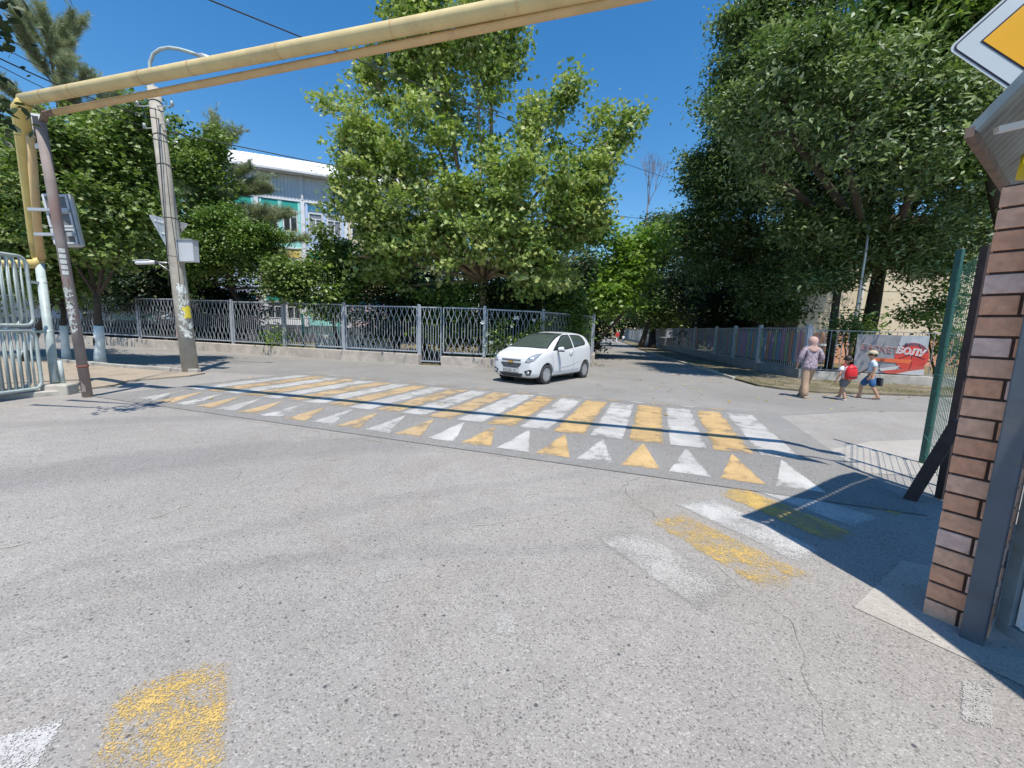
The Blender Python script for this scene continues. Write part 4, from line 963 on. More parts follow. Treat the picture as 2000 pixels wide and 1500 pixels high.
def body(S):
    """S: dict of joint positions; builds one continuous body"""
    h = S['hs']; J = {}; E_ = []
    def add(n, p, r, par=None):
        J[n] = (Vector(p), r)
        if par: E_.append((par, n))
    add('pel', S['pel'], S['r_pel']); add('waist', S['waist'], S['r_waist'], 'pel'); add('chest', S['chest'], S['r_chest'], 'waist')
    add('neck', S['neck'], .045 * h, 'chest'); hd = Vector(S['head']); f = Vector(S.get('face', (0, 1, 0))).normalized()
    add('jaw', hd - P3(0, 0, .055 * h) + f * .015 * h, (.066 * h, .07 * h), 'neck'); add('skull', hd + P3(0, 0, .015 * h), (.083 * h, .092 * h), 'jaw'); add('crown', hd + P3(0, 0, .065 * h) - f * .01 * h, (.06 * h, .066 * h), 'skull')
    for sd, k in ((-1, 'L'), (1, 'R')):
        add(k + 'sh', S[k + 'sh'], S['r_sh'], 'chest'); add(k + 'el', S[k + 'el'], S['r_el'], k + 'sh'); add(k + 'wr', S[k + 'wr'], S['r_wr'], k + 'el')
        hand(J, E_, k, J[k + 'wr'][0], J[k + 'wr'][0] - J[k + 'el'][0], sd, S.get('hand', 1))
        add(k + 'hip', S[k + 'hip'], S['r_hip'], 'pel'); add(k + 'kn', S[k + 'kn'], S['r_kn'], k + 'hip'); add(k + 'calf', Vector(S[k + 'kn']).lerp(Vector(S[k + 'an']), .35), S['r_kn'] * .95, k + 'kn'); add(k + 'an', S[k + 'an'], S['r_an'], k + 'calf')
        fd = Vector(S[k + 'fd']) if k + 'fd' in S else Vector((0, 1, 0)); a = Vector(S[k + 'an'])
        add(k + 'heel', a + P3(0, 0, -.04 * h) - fd * .03 * h, .028 * h, k + 'an'); add(k + 'toe', a + P3(0, 0, -.05 * h) + fd * .13 * h, (.028 * h, .02 * h), k + 'an')
    return J, E_
def face_bits(root, S, hairless=False):
    hd = Vector(S['head']); h = S['hs']; f = Vector(S.get('face', (0, 1, 0))).normalized(); s = Vector((f.y, -f.x, 0)).normalized()
    mb = MB(); mb.lathe([(0, .022 * h), (.012 * h, 0), (.008 * h, -.022 * h), (0, -.026 * h)], 8, c=hd + f * .098 * h + P3(0, 0, -.015 * h)); local(mb, 'nose', M['skin'], root)
    for k in (-1, 1):
        mb = MB(); mb.lathe([(0, .012 * h), (.010 * h, 0), (0, -.012 * h)], 8, c=hd + f * .083 * h + s * k * .033 * h + P3(0, 0, .012 * h)); local(mb, 'eye', M['hair'], root)
        mb = MB(); mb.lathe([(0, .03 * h), (.014 * h, .01 * h), (.010 * h, -.02 * h), (0, -.03 * h)], 8, c=hd + s * k * .09 * h + P3(0, 0, 0)); local(mb, 'ear', M['skin'], root)
    local(MB().box(hd + f * .088 * h + P3(0, 0, -.05 * h), (.04 * h, .01 * h, .008 * h), rz=math.atan2(s.y, s.x)), 'mouth', mat('lips', (.35, .12, .09), .6), root)
def cap_mesh(hd, r, f, zlow, m, name, root, thick=1.06, backdrop=.5):
    # hair / cap: upper part of an ellipsoid, lower at the back
    n = 20; rows = 9; vs = []; f = Vector(f).normalized()
    for i in range(rows + 1):
        for j in range(n):
            an = 2 * math.pi * j / n; d = Vector((math.cos(an), math.sin(an), 0)); back = .5 - .5 * d.dot(f)
            low = -zlow[0] + (zlow[0] + zlow[1]) * (1 - back) ; th = (math.pi / 2 - math.asin(max(-.95, min(.95, low)))) * i / rows
            vs.append(hd + P3(d.x * r.x * math.sin(th), d.y * r.y * math.sin(th), r.z * math.cos(th)) * thick)
    fs = [(i * n + j, (i + 1) * n + j, (i + 1) * n + (j + 1) % n, i * n + (j + 1) % n) for i in range(rows) for j in range(n)]
    mb = MB(); mb.add(vs, fs, 0, True); o = local(mb, name, m, root); md = o.modifiers.new('t', 'SOLIDIFY'); md.thickness = .008; return o

# --- woman in patterned tunic
W = dict(hs=1.0, pel=(0, 0, .86), r_pel=(.15, .11), waist=(0, 0, 1.02), r_waist=(.12, .09), chest=(0, .01, 1.22), r_chest=(.15, .10), neck=(0, .01, 1.39), head=(.01, .02, 1.50), face=(.2, 1, 0),
    Lsh=(-.165, 0, 1.31), Rsh=(.165, 0, 1.31), r_sh=.055, Lel=(-.25, -.01, 1.06), Rel=(.27, -.03, 1.06), r_el=.042, Lwr=(-.24, .10, .88), Rwr=(.20, .16, .95), r_wr=.028,
    Lhip=(-.085, 0, .80), Rhip=(.085, .02, .80), r_hip=.085, Lkn=(-.08, -.02, .44), Rkn=(.085, .20, .45), r_kn=.055, Lan=(-.085, -.10, .08), Ran=(.07, .36, .09), r_an=.036)
M['tan_cloth'] = mat('tan_trousers', (.42, .28, .19), .8, .15, 6); M['scarf'] = mat('dusty_rose_scarf', (.50, .32, .28), .8, .08, 6)
g = NG('floral_tunic'); p = g.coord(); v = g.n('ShaderNodeTexVoronoi', feature='SMOOTH_F1'); mp = g.noise(p, 16, 3, .6, 2.5)
g.l(g.ramp(mp, [(.44, (.56, .48, .52)), (.50, (.10, .06, .10)), (.56, (.08, .05, .09)), (.6, (.50, .42, .47))]), g.b.inputs['Base Color']); g.b.inputs['Roughness'].default_value = .75; M['floral'] = g.m
wf = Vector(gz(1576, 779)); woman = empty('person', (wf.x + .05, wf.y + .12, 0), 'woman in a rose headscarf, floral tunic and tan trousers walking away', 'person', rz=-.12)
J, E_ = body(W); put(skin_mesh(J, E_, 'pel'), 'body', M['skin'], woman)
tr_ = {'pel': (P3(0, 0, .86), (.17, .125)), 'top': (P3(0, 0, .98), (.15, .11))}; te = [('pel', 'top')]
for k in 'LR':
    a, b, c = Vector(W[k + 'hip']), Vector(W[k + 'kn']), Vector(W[k + 'an'])
    tr_[k + '1'] = (a - P3(0, 0, .04), (.112, .115)); tr_[k + '2'] = (b, (.088, .092)); tr_[k + '3'] = (c.lerp(b, .35), (.088, .09)); tr_[k + '4'] = (c + P3(0, 0, -.03), (.082, .098)); te += [('pel', k + '1'), (k + '1', k + '2'), (k + '2', k + '3'), (k + '3', k + '4')]
put(skin_mesh(tr_, te, 'pel'), 'trousers', M['tan_cloth'], woman)
tu = {'hem': (P3(0, 0, .73), (.205, .155)), 'hip': (P3(0, 0, .86), (.200, .150)), 'wa': (P3(0, 0, 1.04), (.165, .13)), 'ch': (P3(0, .01, 1.22), (.178, .13)), 'nk': (P3(0, .01, 1.35), (.10, .08))}; te = [('hem', 'hip'), ('hip', 'wa'), ('wa', 'ch'), ('ch', 'nk')]
for k in 'LR':
    a, b, c = Vector(W[k + 'sh']), Vector(W[k + 'el']), Vector(W[k + 'wr']); tu[k + '1'] = (a, .078); tu[k + '2'] = (b, .070); tu[k + '3'] = (b.lerp(c, .8), .058); te += [('ch', k + '1'), (k + '1', k + '2'), (k + '2', k + '3')]
put(skin_mesh(tu, te, 'ch'), 'tunic', M['floral'], woman)
hdw = Vector(W['head']); sc_ = {'a': (hdw + P3(0, -.005, .055), (.085, .088)), 'b': (hdw + P3(0, -.01, .01), (.108, .112)), 'c': (hdw + P3(0, -.02, -.07), (.085, .09)), 'd': (hdw + P3(0, -.035, -.15), (.115, .085)), 'e': (hdw + P3(0, -.03, -.20), (.15, .09)), 'f': (hdw + P3(-.01, -.085, -.26), (.05, .03))}
mb = MB(); rg = [(.118, -.005, .002, .002), (.110, -.005, .05, .052), (.085, -.005, .085, .088), (.045, -.01, .104, .108), (.0, -.012, .110, .114), (-.045, -.018, .103, .106), (-.085, -.025, .088, .088), (-.125, -.03, .092, .080), (-.165, -.03, .135, .085), (-.215, -.035, .160, .098), (-.26, -.05, .10, .085)]
vs = [hdw + P3(rx * math.cos(6.2832 * k / 20), cy + ry * math.sin(6.2832 * k / 20), z) for z, cy, rx, ry in rg for k in range(20)]
mb.add(vs, [(i * 20 + k, (i + 1) * 20 + k, (i + 1) * 20 + (k + 1) % 20, i * 20 + (k + 1) % 20) for i in range(len(rg) - 1) for k in range(20)], 0, True); local(mb, 'headscarf', M['scarf'], woman)
face_bits(woman, W)
for k in 'LR':
    a = Vector(W[k + 'an']); sh = {'a': (P3(a.x, a.y - .05, .035), (.036, .03)), 'b': (P3(a.x, a.y + .05, .032), (.042, .028)), 'c': (P3(a.x, a.y + .14, .026), (.034, .022))}
    put(skin_mesh(sh, [('a', 'b'), ('b', 'c')], 'a'), 'shoe', M['tan_cloth'], woman)
# --- boys
def boy(name_label, loc, rz, S, shirt, shorts, short_len, hat=None):
    root = empty('person', loc, name_label, 'person', rz=rz); J, E_ = body(S); put(skin_mesh(J, E_, 'pel'), 'body', M['skin'], root)
    h = S['hs']; up = lambda n, dz=0: Vector(S[n]) + P3(0, 0, dz)
    ts = {'hem': (up('pel', .0), (S['r_pel'][0] + .022, S['r_pel'][1] + .022)), 'wa': (up('waist'), (S['r_waist'][0] + .032, S['r_waist'][1] + .032)), 'ch': (up('chest'), (S['r_chest'][0] + .02, S['r_chest'][1] + .022)), 'nk': (Vector(S['neck']) - P3(0, 0, .02), (.06, .055))}
    te = [('hem', 'wa'), ('wa', 'ch'), ('ch', 'nk')]
    for k in 'LR': a, b = up(k + 'sh'), up(k + 'el'); ts[k + '1'] = (a, S['r_sh'] + .014); ts[k + '2'] = (a.lerp(b, .7), S['r_el'] + .028); te += [('ch', k + '1'), (k + '1', k + '2')]
    put(skin_mesh(ts, te, 'ch'), 'tshirt', shirt, root)
    st = {'top': (up('pel', .04), (S['r_pel'][0] + .016, S['r_pel'][1] + .016)), 'pel': (up('pel', -.03), (S['r_pel'][0] + .02, S['r_pel'][1] + .02))}; te = [('top', 'pel')]
    for k in 'LR':
        a, b, c = up(k + 'hip'), up(k + 'kn'), up(k + 'an'); st[k + '1'] = (a - P3(0, 0, .03), S['r_hip'] + .024); e_ = a.lerp(b, short_len) if short_len <= 1 else b.lerp(c, short_len - 1); st[k + '2'] = (a.lerp(b, .6), S['r_hip'] + .018); st[k + '3'] = (e_, S['r_kn'] + .034); te += [('pel', k + '1'), (k + '1', k + '2'), (k + '2', k + '3')]
    put(skin_mesh(st, te, 'pel'), 'shorts', shorts, root); face_bits(root, S)
    for k in 'LR':
        a = up(k + 'an'); fd = Vector(S[k + 'fd']) if k + 'fd' in S else Vector((0, 1, 0)); z = a.z - .065 * h
        sh = {'a': (P3(a.x, a.y, z + .012) - fd * .045 * h, (.033 * h, .014)), 'b': (P3(a.x, a.y, z + .010) + fd * .05 * h, (.038 * h, .014)), 'c': (P3(a.x, a.y, z + .010) + fd * .14 * h, (.033 * h, .012))}
        put(skin_mesh(sh, [('a', 'b'), ('b', 'c')], 'a', 1), 'sandal', M['white'] if hat is None else M['dark_metal'], root)
    return root
K1 = dict(hs=.95, pel=(0, 0, .55), r_pel=(.108, .085), waist=(0, 0, .66), r_waist=(.095, .075), chest=(0, .0, .80), r_chest=(.115, .08), neck=(0, 0, .93), head=(.01, .01, 1.06), face=(.75, .6, 0),
    Lsh=(-.12, 0, .87), Rsh=(.12, 0, .87), r_sh=.042, Lel=(-.17, -.02, .70), Rel=(.19, -.02, .68), r_el=.032, Lwr=(-.20, .03, .54), Rwr=(.21, .07, .51), r_wr=.022,
    Lhip=(-.055, 0, .50), Rhip=(.055, 0, .50), r_hip=.06, Lkn=(-.045, -.02, .30), Rkn=(.05, .12, .31), r_kn=.041, Lan=(-.03, -.10, .075), Ran=(.04, .14, .10), r_an=.026, hand=.8)
kf = Vector(gz(1651, 783)); M['tee_white'] = mat('white_tshirt', (.74, .76, .80), .8, .05, 8); M['grey_short'] = mat('grey_shorts', (.15, .145, .15), .8, .1, 10)
k1 = boy('boy in white tshirt and grey shorts carrying a red backpack', (kf.x, kf.y + .1, 0), .05, K1, M['tee_white'], M['grey_short'], .78)
cap_mesh(Vector(K1['head']) + P3(0, 0, .012), P3(.084, .09, .095) * .98, K1['face'], (.45, .35), M['hair'], 'hair', k1)
bp = empty('backpack', (kf.x, kf.y, .8), 'bright red school backpack with black side pocket worn by the boy', 'backpack')
M['red_cloth'] = mat('red_backpack_cloth', (.62, .015, .02), .5, .1, 12); M['blackcloth'] = mat('black_nylon', (.03, .03, .04), .6)
mb = MB(); rg = [(-.235, .02, .02), (-.23, .10, .055), (-.20, .135, .08), (-.12, .145, .092), (-.02, .14, .09), (.05, .122, .075), (.10, .085, .055), (.125, .04, .03), (.13, .004, .004)]
vs = [P3(rx * math.copysign(abs(math.cos(6.2832 * k / 24)) ** .75, math.cos(6.2832 * k / 24)), -.055 + ry * math.sin(6.2832 * k / 24), z) for z, rx, ry in rg for k in range(24)]
mb.add(vs, [(i * 24 + k, i * 24 + (k + 1) % 24, (i + 1) * 24 + (k + 1) % 24, (i + 1) * 24 + k) for i in range(len(rg) - 1) for k in range(24)], 0, True); local(mb, 'bag_body', M['red_cloth'], bp)
mb = MB(); mb.tube([(-.10, -.125, -.16), (0, -.148, -.17), (.10, -.125, -.16)], .010, 8); mb.tube([(-.11, -.11, .04), (0, -.137, .07), (.11, -.11, .04)], .004, 6); local(mb, 'zip', M['blackcloth'], bp)
local(MB().tube([(-.09, .02, .07), (-.085, .06, .13), (-.08, .16, .12), (-.085, .20, .02)], .016, 8), 'strap', M['red_cloth'], bp); local(MB().tube([(.09, .02, .07), (.085, .06, .13), (.08, .16, .12), (.085, .20, .02)], .016, 8), 'strap', M['red_cloth'], bp)
local(MB().tube([(.125, -.06, -.20), (.13, -.06, -.08)], [.035, .03], 8), 'side_pocket', M['blackcloth'], bp); local(MB().tube([(-.03, -.0, .10), (-.03, -.01, .125), (.03, -.01, .125), (.03, 0, .10)], .007, 6), 'handle', M['blackcloth'], bp)
K2 = dict(hs=1.0, pel=(0, 0, .66), r_pel=(.12, .10), waist=(0, 0, .79), r_waist=(.11, .09), chest=(0, .0, .94), r_chest=(.125, .095), neck=(0, .01, 1.07), head=(0, .035, 1.19), face=(0, 1, -.15),
    Lsh=(-.135, 0, 1.0), Rsh=(.135, 0, 1.0), r_sh=.048, Lel=(-.17, -.03, .80), Rel=(.17, .05, .80), r_el=.037, Lwr=(-.16, .04, .64), Rwr=(.15, .18, .70), r_wr=.025,
    Lhip=(-.065, 0, .61), Rhip=(.065, 0, .61), r_hip=.07, Lkn=(-.06, -.04, .36), Rkn=(.06, .16, .37), r_kn=.048, Lan=(-.06, -.20, .085), Ran=(.05, .17, .07), r_an=.030)
k2f = Vector(gz(1698, 780)); M['tee_blue'] = mat('pale_blue_tshirt', (.55, .66, .76), .8, .05, 8); M['denim'] = mat('blue_denim', (.035, .11, .26), .8, .3, 14); M['cap_cloth'] = mat('beige_cap', (.46, .40, .27), .8, .08, 10)
k2 = boy('taller boy in beige flat cap, pale blue tshirt and long denim shorts', (k2f.x, k2f.y + .05, 0), R(58), K2, M['tee_blue'], M['denim'], 1.12, True)
cap_mesh(Vector(K2['head']) + P3(0, 0, .03), P3(.095, .105, .085), (0, 1, 0), (.30, .05), M['cap_cloth'], 'cap', k2)
local(MB().beam(P3(0, .10, 1.225), P3(0, .175, 1.205), .13, .012), 'cap_brim', M['cap_cloth'], k2)
cap_mesh(Vector(K2['head']) + P3(0, 0, .0), P3(.086, .094, .09), (0, 1, 0), (.6, -.1), M['hair'], 'hair', k2)
bgp = empty('shoulder_bag', (k2f.x + .12, k2f.y - .02, .55), 'small black bag hanging at the taller boy\'s side', 'bag')
local(MB().box((.03, -.03, -.07), (.07, .16, .22)), 'bag_body', M['blackcloth'], bgp, bevel=.015); local(MB().beam((.03, -.03, .04), (-.03, -.0, .42), .015, .006), 'strap', M['blackcloth'], bgp)
# --- far pair down the street
def simple_person(loc, h, label, top, bottom, hair):
    root = empty('person', loc, label, 'person'); s = h / 1.6; S = {k: (tuple(x * s for x in v) if isinstance(v, tuple) and k != 'face' else (v * s if not isinstance(v, tuple) else v)) for k, v in W.items()}; S['hs'] = s; S['hand'] = s
    J, E_ = body(S); put(skin_mesh(J, E_, 'pel', 1), 'body', M['skin'], root)
    tu2 = {k: (v[0] * s, (v[1][0] * s, v[1][1] * s) if isinstance(v[1], tuple) else v[1] * s) for k, v in tu.items()}
    t2 = [('hem', 'hip'), ('hip', 'wa'), ('wa', 'ch'), ('ch', 'nk')] + [e for k in 'LR' for e in (('ch', k + '1'), (k + '1', k + '2'), (k + '2', k + '3'))]
    put(skin_mesh(tu2, t2, 'ch', 1), 'dress', top, root); t3 = {k: (v[0] * s, (v[1][0] * s * .8, v[1][1] * s * .8)) for k, v in tr_.items()}
    t4 = [('pel', 'top')] + [e for k in 'LR' for e in (('pel', k + '1'), (k + '1', k + '2'), (k + '2', k + '3'), (k + '3', k + '4'))]; put(skin_mesh(t3, t4, 'pel', 1), 'trousers', bottom, root)
    cap_mesh(Vector(S['head']) + P3(0, 0, .01), P3(.09, .1, .1) * s, S['face'], (.6, .3), hair, 'hair', root)
fp = Vector(gz(1203, 664)); 
simple_person((14.3, 56.2, 0), 1.62, 'person in a red top walking far down the street', mat('red_top', (.60, .03, .03), .7), M['tee_white'], M['tee_white'])
simple_person((15.1, 56.0, 0), 1.1, 'child in white and blue walking beside the red figure far away', M['tee_white'], M['denim'], M['hair'])

# ================================================================== WHITE HATCHBACK
car = empty('hatchback_car', (1.03, 12.98, 0), 'small white hatchback with silver hubcaps turning at the junction', 'car', rz=math.atan2(-.80, -.60))
M['car_white'] = NG('white_car_paint').m; b = M['car_white'].node_tree.nodes['Principled BSDF']; b.inputs['Base Color'].default_value = (.70, .71, .72, 1); b.inputs['Roughness'].default_value = .28; b.inputs['Coat Weight'].default_value = .5; b.inputs['Coat Roughness'].default_value = .06
M['car_glass'] = NG('car_glass').m; b = M['car_glass'].node_tree.nodes['Principled BSDF']; b.inputs['Base Color'].default_value = (.06, .08, .072, 1); b.inputs['Roughness'].default_value = .04; b.inputs['Specular IOR Level'].default_value = .9
M['car_black'] = mat('black_trim', (.022, .023, .026), .45, .1, 10); M['tyre'] = mat('tyre_rubber', (.045, .045, .047), .8, .15, 12); M['hubcap'] = mat('silver_hubcap', (.50, .51, .53), .35, .08, 8, metal=.6)
M['lens'] = NG('headlight_lens').m; b = M['lens'].node_tree.nodes['Principled BSDF']; b.inputs['Base Color'].default_value = (.42, .44, .46, 1); b.inputs['Roughness'].default_value = .12; b.inputs['Metallic'].default_value = .35
M['chrome'] = mat('chrome', (.7, .7, .7), .15, .03, 5, metal=1); M['gold'] = mat('gold_emblem', (.62, .42, .12), .3, .05, 5, metal=.8); M['grille'] = mat('grille_mesh', (.07, .075, .085), .5, .3, 60)
M['car_line'] = mat('panel_gap', (.20, .20, .21), .6)
ST = [  # x, z_bottom, w_low, w_belt, z_belt, w_top, z_top
 (1.80, .30, .50, .54, .60, .42, .68), (1.74, .22, .66, .66, .70, .54, .79), (1.60, .18, .74, .735, .80, .60, .875), (1.35, .17, .785, .775, .87, .63, .955), (1.08, .17, .80, .79, .925, .66, 1.03),
 (.84, .17, .80, .79, .96, .64, 1.155), (.55, .17, .80, .785, .985, .60, 1.315), (.25, .17, .80, .785, 1.0, .575, 1.425), (-.10, .17, .80, .785, 1.02, .565, 1.495), (-.50, .17, .80, .785, 1.045, .565, 1.52),
 (-.90, .17, .80, .785, 1.07, .56, 1.51), (-1.25, .18, .80, .785, 1.10, .55, 1.495), (-1.50, .20, .79, .775, 1.115, .54, 1.46), (-1.64, .22, .78, .76, 1.11, .52, 1.41), (-1.75, .26, .75, .73, 1.0, .50, 1.14), (-1.80, .32, .62, .60, .80, .44, .90)]
def ring_pts(s):
    x, zb, wl, wb, zt, wt, zz = s; half = [(0, zb), (wl * .55, zb), (wl * .93, zb + .02), (wl, zb + .12), (wl * 1.012, (zb + zt) / 2 + .02), (wb * 1.01, zt - .09), (wb * .985, zt), (wt + (wb - wt) * .42, zt + (zz - zt) * .58), (wt, zz - (zz - zt) * .10 - .012), (wt * .72, zz - .010), (0, zz)]
    return [(x, y, z) for y, z in half] + [(x, -y, z) for y, z in reversed(half[1:-1])]
rows = [ring_pts(s) for s in ST]; nr = len(rows[0]); vs = [p for r_ in rows for p in r_]
fs = [(i * nr + k, i * nr + (k + 1) % nr, (i + 1) * nr + (k + 1) % nr, (i + 1) * nr + k) for i in range(len(rows) - 1) for k in range(nr)]
def capf(base, flip):
    out = []; h = nr // 2
    for k in range(h):
        a, b_, c_, d_ = base + k, base + k + 1, base + (nr - k - 1) % nr, base + (nr - k) % nr
        q = [a, b_, c_, d_]
        q = list(dict.fromkeys(q))
        if len(q) >= 3: out.append(list(reversed(q)) if flip else q)
    return out
fs += capf(0, True) + capf((len(rows) - 1) * nr, False)
me = bpy.data.meshes.new('c'); me.from_pydata(vs, [], fs); bm0 = bmesh.new(); bm0.from_mesh(me); bmesh.ops.recalc_face_normals(bm0, faces=bm0.faces); bm0.to_mesh(me); bm0.free()
tmp = bpy.data.objects.new('c', me); COL.objects.link(tmp); s_ = tmp.modifiers.new('s', 'SUBSURF'); s_.levels = 3; s_.render_levels = 3
WX, WR, TY = (1.105, -1.27), .285, .70
cut = []
for wx in WX:
    for sy in (1, -1):
        mb = MB(); mb.lathe([(0, -.17), (.335, -.17), (.335, .17), (0, .17)], 40, c=(wx, sy * .80, WR + .015), M=Matrix.Rotation(R(90), 3, 'X')); co = mb.build('cut', M['car_black'], world=False); bmx = bmesh.new(); bmx.from_mesh(co.data); bmesh.ops.remove_doubles(bmx, verts=bmx.verts, dist=1e-5); bmesh.ops.recalc_face_normals(bmx, faces=bmx.faces); bmx.to_mesh(co.data); bmx.free()
        md = tmp.modifiers.new('b', 'BOOLEAN'); md.operation = 'DIFFERENCE'; md.object = co; md.solver = 'EXACT'; cut.append(co)
bmesh_me = evaluated(tmp)
bvh_src = bmesh.new(); bvh_src.from_mesh(bmesh_me); bvh = BVHTree.FromBMesh(bvh_src)
bpy.data.objects.remove(tmp)
for c_ in cut: bpy.data.objects.remove(c_)
bmesh_me.materials.clear()
for p in bmesh_me.polygons: p.use_smooth = True; p.material_index = 0
bo_ = put(bmesh_me, 'body', M['car_white'], car)
try:
    bmesh_me.set_sharp_from_angle(angle=R(38))
except Exception: pass
def proj_panel(name, outline, axis, m, off=.005, sgn=1, step=.035, thick=.004, parent=None):
    """outline in (a,b): axis 'y' -> (x,z) side view; axis 'x' -> (y,z) front/rear view"""
    pts = [Vector(p) for p in outline]; dense = []
    for i in range(len(pts)):
        a, b = pts[i], pts[(i + 1) % len(pts)]; n = max(1, int((b - a).length / step))
        for k in range(n): dense.append(a.lerp(b, k / n))
    ne = len(dense); xs = [p.x for p in dense]; zs = [p.y for p in dense]; extra = []
    def inside(x, y):
        r_ = False; j = ne - 1
        for i in range(ne):
            if (dense[i].y > y) != (dense[j].y > y) and x < (dense[j].x - dense[i].x) * (y - dense[i].y) / (dense[j].y - dense[i].y) + dense[i].x: r_ = not r_
            j = i
        return r_
    x = min(xs) + step / 2
    while x < max(xs):
        y = min(zs) + step / 2
        while y < max(zs):
            if inside(x, y) and min((Vector((x, y)) - q).length for q in dense) > step * .5: extra.append(Vector((x, y)))
            y += step
        x += step
    v, e, f, *_ = delaunay_2d_cdt(dense + extra, [], [list(range(ne))], 1, 1e-5)
    out = []
    for p in v:
        if axis == 'y': o_, d_ = Vector((p.x, 2 * sgn, p.y)), Vector((0, -sgn, 0))
        else: o_, d_ = Vector((3 * sgn, p.x, p.y)), Vector((-sgn, 0, 0))
        h, nrm, ix, ds = bvh.ray_cast(o_, d_)
        if h is None: h, nrm = (Vector((p.x, .78 * sgn, p.y)), Vector((0, sgn, 0))) if axis == 'y' else (Vector((1.78 * sgn, p.x, p.y)), Vector((sgn, 0, 0)))
        if nrm.dot(d_) > 0: nrm = -nrm
        out.append(h + nrm * off)
    mb = MB(); mb.add(out, f, 0, True); o = local(mb, name, m, parent or car)
    if thick: md = o.modifiers.new('t', 'SOLIDIFY'); md.thickness = thick; md.offset = 0
    return o
FW = [(.52, 1.015), (.42, 1.12), (.12, 1.33), (-.08, 1.385), (-.36, 1.405), (-.41, 1.055), (.0, 1.02)]
RW = [(-.50, 1.06), (-.45, 1.405), (-.85, 1.405), (-1.13, 1.385), (-1.24, 1.30), (-1.27, 1.18), (-1.20, 1.135)]
for sy in (1, -1):
    proj_panel('window_frame', [(.80, .965), (.44, 1.19), (.12, 1.365), (-.08, 1.42), (-.40, 1.435), (-.41, 1.03), (0, .99)], 'y', M['car_black'], .003, sy)
    proj_panel('side_window', FW, 'y', M['car_glass'], .007, sy)
    proj_panel('window_frame', [(-.49, 1.035), (-.455, 1.43), (-.86, 1.43), (-1.15, 1.41), (-1.27, 1.32), (-1.31, 1.18), (-1.22, 1.11)], 'y', M['car_black'], .003, sy); proj_panel('side_window', RW, 'y', M['car_glass'], .007, sy)
    for pts in ([(.80, .95), (.83, .8), (.80, .55), (.74, .36), (.75, .36), (.81, .55), (.84, .8), (.81, .95)], [(-.44, 1.04), (-.46, .7), (-.42, .32), (-.41, .32), (-.45, .7), (-.43, 1.04)], [(.74, .345), (.2, .335), (-.42, .345), (-.8, .36), (-.8, .352), (-.42, .337), (.2, .327), (.74, .337)], [(.30, .44), (-.2, .47), (-.85, .58), (-.85, .588), (-.2, .482), (.30, .45)]):
        proj_panel('door_gap', pts, 'y', M['car_line'], .002, sy, thick=.001)
    hd_ = MB(); hd_.tube([(-.34, sy * .812, .90), (-.27, sy * .835, .905), (-.19, sy * .835, .90), (-.13, sy * .812, .89)], .014, 8); local(hd_, 'door_handle', M['car_white'], car)
    proj_panel('headlight', [(sy * .47, .655), (sy * .60, .64), (sy * .70, .70), (sy * .735, .80), (sy * .735, .90), (sy * .66, .885), (sy * .56, .80)], 'x', M['lens'], .008, 1, step=.03)
    mb = MB(); mb.lathe([(.065, 0), (.06, .02), (.035, .03), (0, .033)], 16, M=Matrix.Rotation(R(90), 3, 'Y')); hh, nn_, _, _ = bvh.ray_cast(Vector((3, sy * .60, .72)), Vector((-1, 0, 0))); mb.v = [tuple(Vector(v) + hh + Vector((-.012, 0, 0))) for v in mb.v]; local(mb, 'headlamp_bulb', M['chrome'], car)
    proj_panel('fog_recess', [(sy * .46, .40), (sy * .64, .46), (sy * .67, .42), (sy * .63, .30), (sy * .54, .27)], 'x', M['car_black'], .005, 1, step=.03)
    hh, _, _, _ = bvh.ray_cast(Vector((3, sy * .575, .355)), Vector((-1, 0, 0))); mb = MB(); mb.lathe([(.05, 0), (.045, .018), (0, .02)], 14, c=hh + Vector((.004, 0, 0)), M=Matrix.Rotation(R(90), 3, 'Y')); local(mb, 'fog_lamp', M['lens'], car)
    mr = {'a': (P3(.56, sy * .80, 1.0), (.03, .03)), 'b': (P3(.54, sy * .90, 1.015), (.075, .075)), 'c': (P3(.53, sy * .985, 1.02), (.06, .06))}; put(skin_mesh(mr, [('a', 'b'), ('b', 'c')], 'b'), 'wing_mirror', M['car_white'], car)
    local(MB().box((.545, sy * .90, .955), (.12, .19, .035)), 'mirror_base', M['car_black'], car, bevel=.01)
    proj_panel('rear_lamp', [(sy * .58, .86), (sy * .70, .90), (sy * .70, 1.08), (sy * .60, 1.10)], 'x', mat('red_lamp', (.4, .02, .02), .2), .006, -1, step=.04)
    proj_panel('side_repeater', [(.93, .80), (.97, .80), (.97, .815), (.93, .815)], 'y', M['lens'], .003, sy)
    proj_panel('sill', [(.72, .20), (-.92, .21), (-.92, .245), (.72, .235)], 'y', M['car_line'], .004, sy)
proj_panel('windscreen_frame', [(-.70, 1.02), (0, 1.035), (.70, 1.02), (.575, 1.32), (.52, 1.46), (0, 1.475), (-.52, 1.46), (-.575, 1.32)], 'x', M['car_black'], .002, 1)
proj_panel('windscreen', [(-.665, 1.045), (0, 1.055), (.665, 1.045), (.555, 1.30), (.50, 1.44), (0, 1.455), (-.50, 1.44), (-.555, 1.30)], 'x', M['car_glass'], .006, 1)
proj_panel('rear_window', [(-.56, 1.12), (.56, 1.12), (.48, 1.38), (-.48, 1.38)], 'x', M['car_glass'], .006, -1)
proj_panel('grille', [(-.34, .625), (.34, .625), (.36, .60), (.27, .50), (.20, .485), (-.20, .485), (-.27, .50), (-.36, .60)], 'x', M['grille'], .006, 1)
proj_panel('upper_grille', [(-.33, .715), (.33, .715), (.34, .69), (.31, .675), (-.31, .675), (-.34, .69)], 'x', M['grille'], .006, 1, step=.03)
